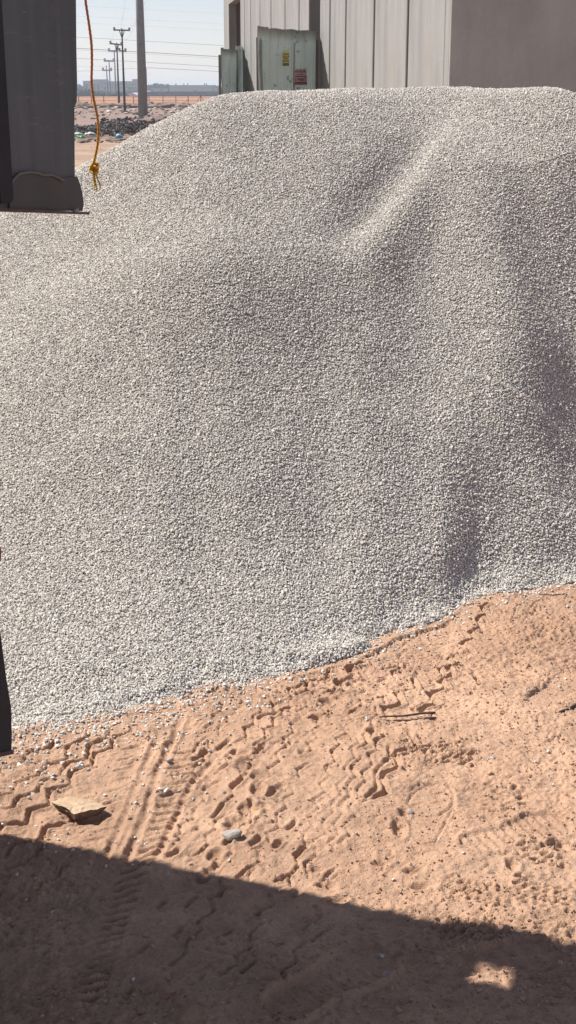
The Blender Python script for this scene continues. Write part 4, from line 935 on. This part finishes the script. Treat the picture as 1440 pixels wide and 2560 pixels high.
bg_ = rock('plastic_bag', 466, 250, 5, (.6, .4, 1.6), flatmat('bag_pinkish', (.75, .6, .52)), 'pinkish plastic bag caught on the fence wires', 'bag', 33); bg_.location = tuple(atY(466, 250, YF-.25)); bg_.rotation_euler = (0, .5, 0)

# ------------------------------------------------------------ waste ground: rubble, trash heap
_b = bmesh.new(); bmesh.ops.create_icosphere(_b, subdivisions=1, radius=.5); ICO_V = np.array([v.co[:] for v in _b.verts]); ICO_F = np.array([[v.index for v in f.verts] for f in _b.faces]); _b.free()
def lumps(name, items, mat, jit=0.0, seed=0):
    r = np.random.default_rng(seed); V = []; F = []
    for k, (M, sz) in enumerate(items):
        A = np.array(M); V.append(ICO_V @ A[:3, :3].T + A[:3, 3] + r.uniform(-1, 1, ICO_V.shape)*sz*jit); F.append(ICO_F+k*len(ICO_V))
    return from_np(name, np.concatenate(V).tolist(), np.concatenate(F).tolist(), mat)
def rubble(name, n, x0, x1, y0, y1, smin, smax, mat, label, seed):
    r = random.Random(seed); items = []
    for _ in range(n):
        x = r.uniform(x0, x1); y = y0+(y1-y0)*r.random()**1.0; p = at(x, y); s = r.uniform(smin, smax)*p[1]/100
        M = Matrix.Translation((p[0], p[1], s*.12)) @ Matrix.Rotation(r.random()*6, 4, 'Z') @ Matrix.Diagonal((s*r.uniform(.8, 2.2), s*r.uniform(.6, 1.3), s*r.uniform(.25, .6), 1))
        items.append((M, s))
    o = lumps(name, items, mat, .09, seed); return props(o, label, 'rubble', None, 'stuff')
M_rub = mottled('rubble_brown', (.19, .14, .115), (.31, .24, .20), .8); M_rubp = mottled('rubble_pale', (.45, .40, .36), (.62, .57, .52), 1)
rubble('dark_rubble', 280, 100, 620, 262.5, 270, .15, .8, M_rub, 'band of dark brown rubble at the foot of the wire fence', 1)
rubble('dark_rubble', 130, 100, 560, 270, 300, .10, .4, M_rub, 'scattered dark stones across the waste ground', 2)
rubble('pale_rubble', 110, 100, 560, 264, 290, .10, .4, M_rubp, 'scattered pale scraps and stones on the waste ground', 3)
rubble('dark_rubble', 26, 368, 420, 297, 306, .5, 1.4, M_rub, 'dark rubble at the foot of the steel pole, right side', 4)
rubble('ground_clods', 60, 120, 400, 350, 358, .1, .55, M_rub, 'line of small dark clods on the bare track', 5)
for (x, y, w, l) in ((229, 372, 4, 'tiny dark stone on the track left of the rope'), (252, 376, 6, 'small flat dark stone on the track right of the rope')): rock('stone', x, y, w, (1, .7, .5), M_rub, l, 'stone', int(x))
rock('slab', 388, 295, 30, (1, .5, .22), M_rubp, 'flat pale concrete slab beside the steel pole foot', 'slab', 40)
rock('dark_mound', 196, 428, 34, (1.2, 1, .5), M_rub, 'dark brown earth lump half hidden by the truck and the heap', 'mound', 41)
# trash heap at y 315-345
bc = at(280, 333)
def debris():
    r = random.Random(9); items = []
    for _ in range(2600):
        x = r.uniform(150, 385); y = r.uniform(322, 343); prf = np.interp(x, [150, 190, 215, 240, 255, 290, 320, 345, 385], [.2, .45, .35, .45, .75, .7, .8, .8, .3])
        p = at(x, y); z = prf*math.sin(math.pi*min(1, max(0, (343-y)/21+.15)))*r.uniform(.1, 1); s = r.uniform(.04, .15)
        M = Matrix.Translation((p[0]-bc[0], p[1]-bc[1], z*.8)) @ Matrix.Rotation(r.random()*6, 4, Vector((r.random(), r.random(), r.random()+.1)).normalized()) @ Matrix.Diagonal((s*r.uniform(.8, 2), s, s*r.uniform(.15, .8), 1))
        items.append((M, s))
    o = lumps('refuse_heap', items, mottled('dark_refuse', (.04, .04, .045), (.20, .175, .16), 2.2, .7), .05, 3); o.location = tuple(bc)
    props(o, 'low dark heap of dumped refuse on the bare ground behind the rope', 'refuse', None, 'stuff')
debris()
def bag(px, py, w, h, colr, label, seed, stripe=None):
    p = at(px, py); sc = p[1]/FPX; r = random.Random(seed); bm = bmesh.new(); bmesh.ops.create_icosphere(bm, subdivisions=3, radius=1)
    for v in bm.verts:
        a = math.atan2(v.co.y, v.co.x); k = 1+.12*math.sin(a*5+seed)+.08*math.sin(v.co.z*7+a*3)+.04*r.uniform(-1, 1); v.co *= k
        if v.co.z < -.3: v.co.z = -.3
        v.co = Vector((v.co.x*w*sc/2, v.co.y*w*sc/2*.7, (v.co.z+.3)*h*sc/1.3))
    o = from_bm('trash_bag', bm, flatmat('bag_'+str(seed), colr, .45), None, True); o.location = (p[0], p[1]-.15, 0); props(o, label, 'trash bag', 'bags and rags on the refuse heap')
    if stripe:
        bm = bmesh.new(); n = 12; pts = [Vector((math.cos(t)*w*sc*.46, -abs(math.sin(t))*w*sc*.36, h*sc*(.25+.42*math.sin(t)))) for t in [math.pi*k/n for k in range(n+1)]]; tube(bm, pts, h*sc*.10, 6); from_bm('stripe', bm, flatmat('stripe_'+str(seed), stripe), o, True)
bag(197, 343, 26, 11, (.45, .55, .45), 'green and white striped sack at the left end of the refuse', 1, (.03, .22, .07)); bag(205, 345, 18, 6, (.10, .32, .14), 'flat green sack lying before the striped one', 2)
bag(228, 343, 28, 12, (.62, .60, .54), 'white sack with a grey-green underside just left of the rope', 3, (.10, .11, .08)); bag(238, 333, 12, 14, (.60, .53, .46), 'cream coloured sack standing behind the rope', 4)
bag(300, 345, 17, 11, (.08, .32, .50), 'blue plastic bag at the front of the refuse', 5, (.6, .7, .75)); bag(355, 334, 10, 17, (.30, .62, .70), 'pale cyan bag at the right end beside the gravel', 6); bag(364, 326, 9, 10, (.75, .74, .72), 'white bag behind the pale cyan one', 7)
bag(319, 330, 13, 17, (.20, .05, .035), 'rusty red cloth sticking up from the refuse', 8); bag(343, 330, 14, 16, (.05, .035, .04), 'dark purple-black bag next to the cyan bag', 9); bag(335, 322, 9, 5, (.66, .66, .66), 'small white rag on top of the refuse', 10)
bag(256, 320, 6, 8, (.04, .035, .04), 'small black scrap poking up at the top of the refuse', 11); bag(269, 331, 6, 5, (.52, .56, .60), 'small pale blue-grey scrap on the dark refuse', 12); bag(262, 324, 4, 4, (.55, .57, .6), 'tiny white scrap near the top of the refuse', 13)

# ------------------------------------------------------------ haze
bm = bmesh.new(); box(bm, (0, 1500, 10), (5200, 3600, 24)); hz = from_bm('haze', bm, None)
hm = bpy.data.materials.new('haze_air'); hm.use_nodes = True; hn = hm.node_tree.nodes; hn.remove(hn['Principled BSDF'])
pv = hn.new('ShaderNodeVolumePrincipled'); pv.inputs['Color'].default_value = (.82, .91, 1, 1); pv.inputs['Density'].default_value = .0005; pv.inputs['Anisotropy'].default_value = .2
hm.node_tree.links.new(pv.outputs[0], hn['Material Output'].inputs['Volume']); hz.data.materials.append(hm); hz['kind'] = 'stuff'
props(hz, 'thin pale desert haze in the air over the whole place', 'haze')
